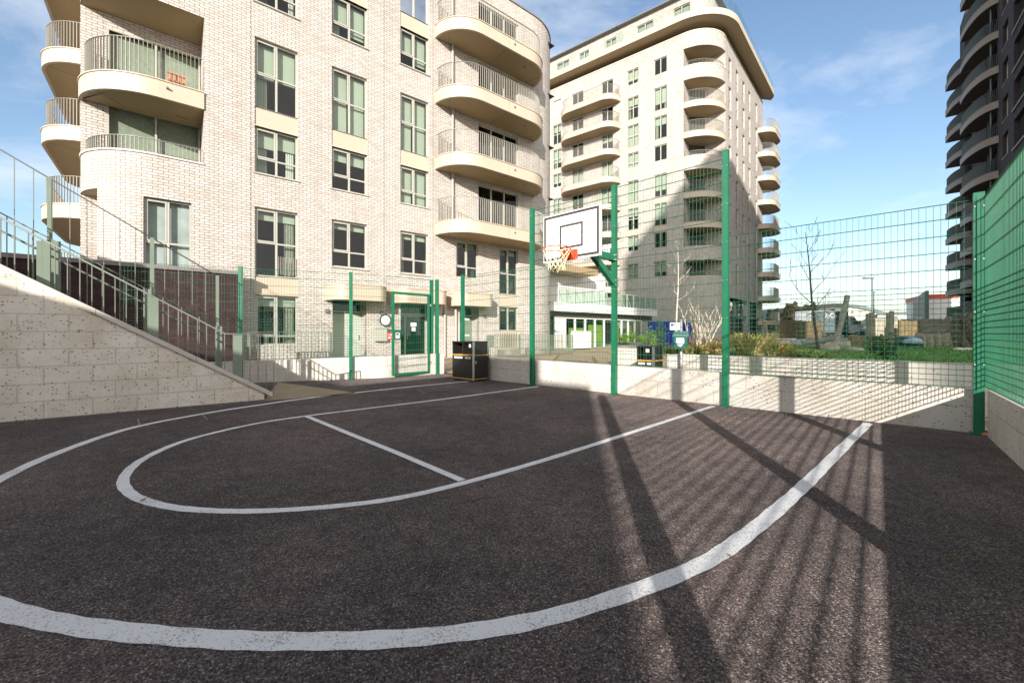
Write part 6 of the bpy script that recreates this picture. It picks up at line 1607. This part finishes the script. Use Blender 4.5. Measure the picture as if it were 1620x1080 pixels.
# fallen leaves and twigs on the court
m = MB(); rd = random.Random(12)
for i in range(230):
    k = rd.random()*(1 if i < 150 else 0) + (2 if i >= 150 else 0)
    if k < .45: p = D + E_*rd.uniform(.3, LB) - N_*abs(rd.gauss(0, .5))
    elif k < .7: p = K + FR*rd.uniform(0, 5) - rn*abs(rd.gauss(.02, .35))
    elif k < 1.5: p = Vector(court(rd.uniform(.5, 7.4), rd.uniform(-6.5, -.2)))
    else: p = Vector(court(rd.gauss(6.1, .7), min(-.15, rd.gauss(-1.0, .9))))
    a = rd.uniform(0, 6.28); s = rd.uniform(.010, .028); d = Vector((math.cos(a), math.sin(a), rd.uniform(-.1, .3))); b = Vector((-d.y, d.x, rd.uniform(0, .5)))
    q = Vector((p.x, p.y, .012)); m.face([q-d*s, q+b*s*.45, q+d*s*1.1, q-b*s*.45])
tag(m.build('leaf_litter', 'dry_leaf'), kind='stuff', label='small dry leaves scattered over the court')

# ------------------------------------------------------------------ camera, light, sky
cam = bpy.data.cameras.new('camera'); co = bpy.data.objects.new('camera', cam); COL.objects.link(co)
co.location = (0, 0, H); co.rotation_euler = (R(90), 0, 0); cam.sensor_width = 36; cam.lens = F/1620*36; cam.shift_y = -12/1620; cam.clip_start = .05; cam.clip_end = 2000
scene.camera = co
ld = Vector((math.sin(az)*math.cos(R(SUN_EL)), math.cos(az)*math.cos(R(SUN_EL)), -math.sin(R(SUN_EL))))
sun = bpy.data.lights.new('sun', 'SUN'); sun.energy = 5.0; sun.angle = R(.53); sun.color = (1.0, .945, .88)
so = bpy.data.objects.new('sun', sun); COL.objects.link(so); so.rotation_euler = ld.to_track_quat('-Z', 'Y').to_euler()
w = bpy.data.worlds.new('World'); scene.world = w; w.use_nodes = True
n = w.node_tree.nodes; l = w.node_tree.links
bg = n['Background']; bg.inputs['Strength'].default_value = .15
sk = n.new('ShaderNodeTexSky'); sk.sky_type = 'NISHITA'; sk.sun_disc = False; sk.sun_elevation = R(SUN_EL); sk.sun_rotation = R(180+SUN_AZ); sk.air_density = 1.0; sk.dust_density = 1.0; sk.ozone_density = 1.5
# thin broken cloud
tc = n.new('ShaderNodeTexCoord'); mp = n.new('ShaderNodeMapping'); mp.inputs['Scale'].default_value = (1.1, 1.1, 2.6); l.new(tc.outputs['Generated'], mp.inputs['Vector'])
nz = n.new('ShaderNodeTexNoise'); nz.inputs['Scale'].default_value = 2.1; nz.inputs['Detail'].default_value = 9; nz.inputs['Roughness'].default_value = .6; nz.inputs['Distortion'].default_value = .35; l.new(mp.outputs[0], nz.inputs['Vector'])
rp = n.new('ShaderNodeValToRGB'); rp.color_ramp.elements[0].position = .40; rp.color_ramp.elements[0].color = (0, 0, 0, 1); rp.color_ramp.elements[1].position = .76; rp.color_ramp.elements[1].color = (.85, .85, .85, 1); l.new(nz.outputs['Fac'], rp.inputs['Fac'])
mx = n.new('ShaderNodeMix'); mx.data_type = 'RGBA'; mx.inputs[7].default_value = (5.1, 5.25, 5.5, 1)
gr = n.new('ShaderNodeMix'); gr.data_type = 'RGBA'; gr.blend_type = 'MULTIPLY'; gr.inputs[0].default_value = 1; gr.inputs[7].default_value = (.97, .985, 1.0, 1); l.new(sk.outputs[0], gr.inputs[6])
l.new(rp.outputs['Color'], mx.inputs[0]); l.new(gr.outputs[2], mx.inputs[6])
# bright cloud added behind the camera, out of view, as fill light
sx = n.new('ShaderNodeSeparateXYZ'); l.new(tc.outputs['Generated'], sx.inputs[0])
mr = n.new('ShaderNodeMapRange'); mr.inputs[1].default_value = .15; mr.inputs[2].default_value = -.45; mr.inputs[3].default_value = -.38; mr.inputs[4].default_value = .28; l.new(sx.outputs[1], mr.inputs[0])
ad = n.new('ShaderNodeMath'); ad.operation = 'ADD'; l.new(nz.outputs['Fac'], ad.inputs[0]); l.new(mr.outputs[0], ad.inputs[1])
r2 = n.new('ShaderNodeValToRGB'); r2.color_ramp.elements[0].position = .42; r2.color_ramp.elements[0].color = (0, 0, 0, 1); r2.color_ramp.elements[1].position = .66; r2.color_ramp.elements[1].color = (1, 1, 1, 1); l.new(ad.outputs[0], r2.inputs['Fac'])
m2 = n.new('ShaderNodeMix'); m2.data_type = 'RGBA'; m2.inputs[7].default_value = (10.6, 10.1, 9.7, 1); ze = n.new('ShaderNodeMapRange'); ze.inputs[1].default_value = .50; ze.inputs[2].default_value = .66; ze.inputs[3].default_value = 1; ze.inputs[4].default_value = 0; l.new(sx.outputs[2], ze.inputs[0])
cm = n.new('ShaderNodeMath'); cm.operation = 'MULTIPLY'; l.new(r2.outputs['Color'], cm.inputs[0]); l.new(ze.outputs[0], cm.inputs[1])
zd = n.new('ShaderNodeMapRange'); zd.inputs[1].default_value = .62; zd.inputs[2].default_value = .88; zd.inputs[3].default_value = 1; zd.inputs[4].default_value = .27; l.new(sx.outputs[2], zd.inputs[0])  # zenith darkened above the view so level ground gets less sky light
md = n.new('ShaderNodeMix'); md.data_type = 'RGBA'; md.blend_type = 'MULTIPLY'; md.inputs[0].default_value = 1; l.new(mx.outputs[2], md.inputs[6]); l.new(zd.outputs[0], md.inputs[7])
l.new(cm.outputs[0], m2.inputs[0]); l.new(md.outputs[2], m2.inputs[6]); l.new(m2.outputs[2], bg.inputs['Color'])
scene.view_settings.view_transform = 'Standard'; scene.view_settings.look = 'None'; scene.view_settings.exposure = .64; scene.view_settings.gamma = 1
scene.render.engine = 'CYCLES'
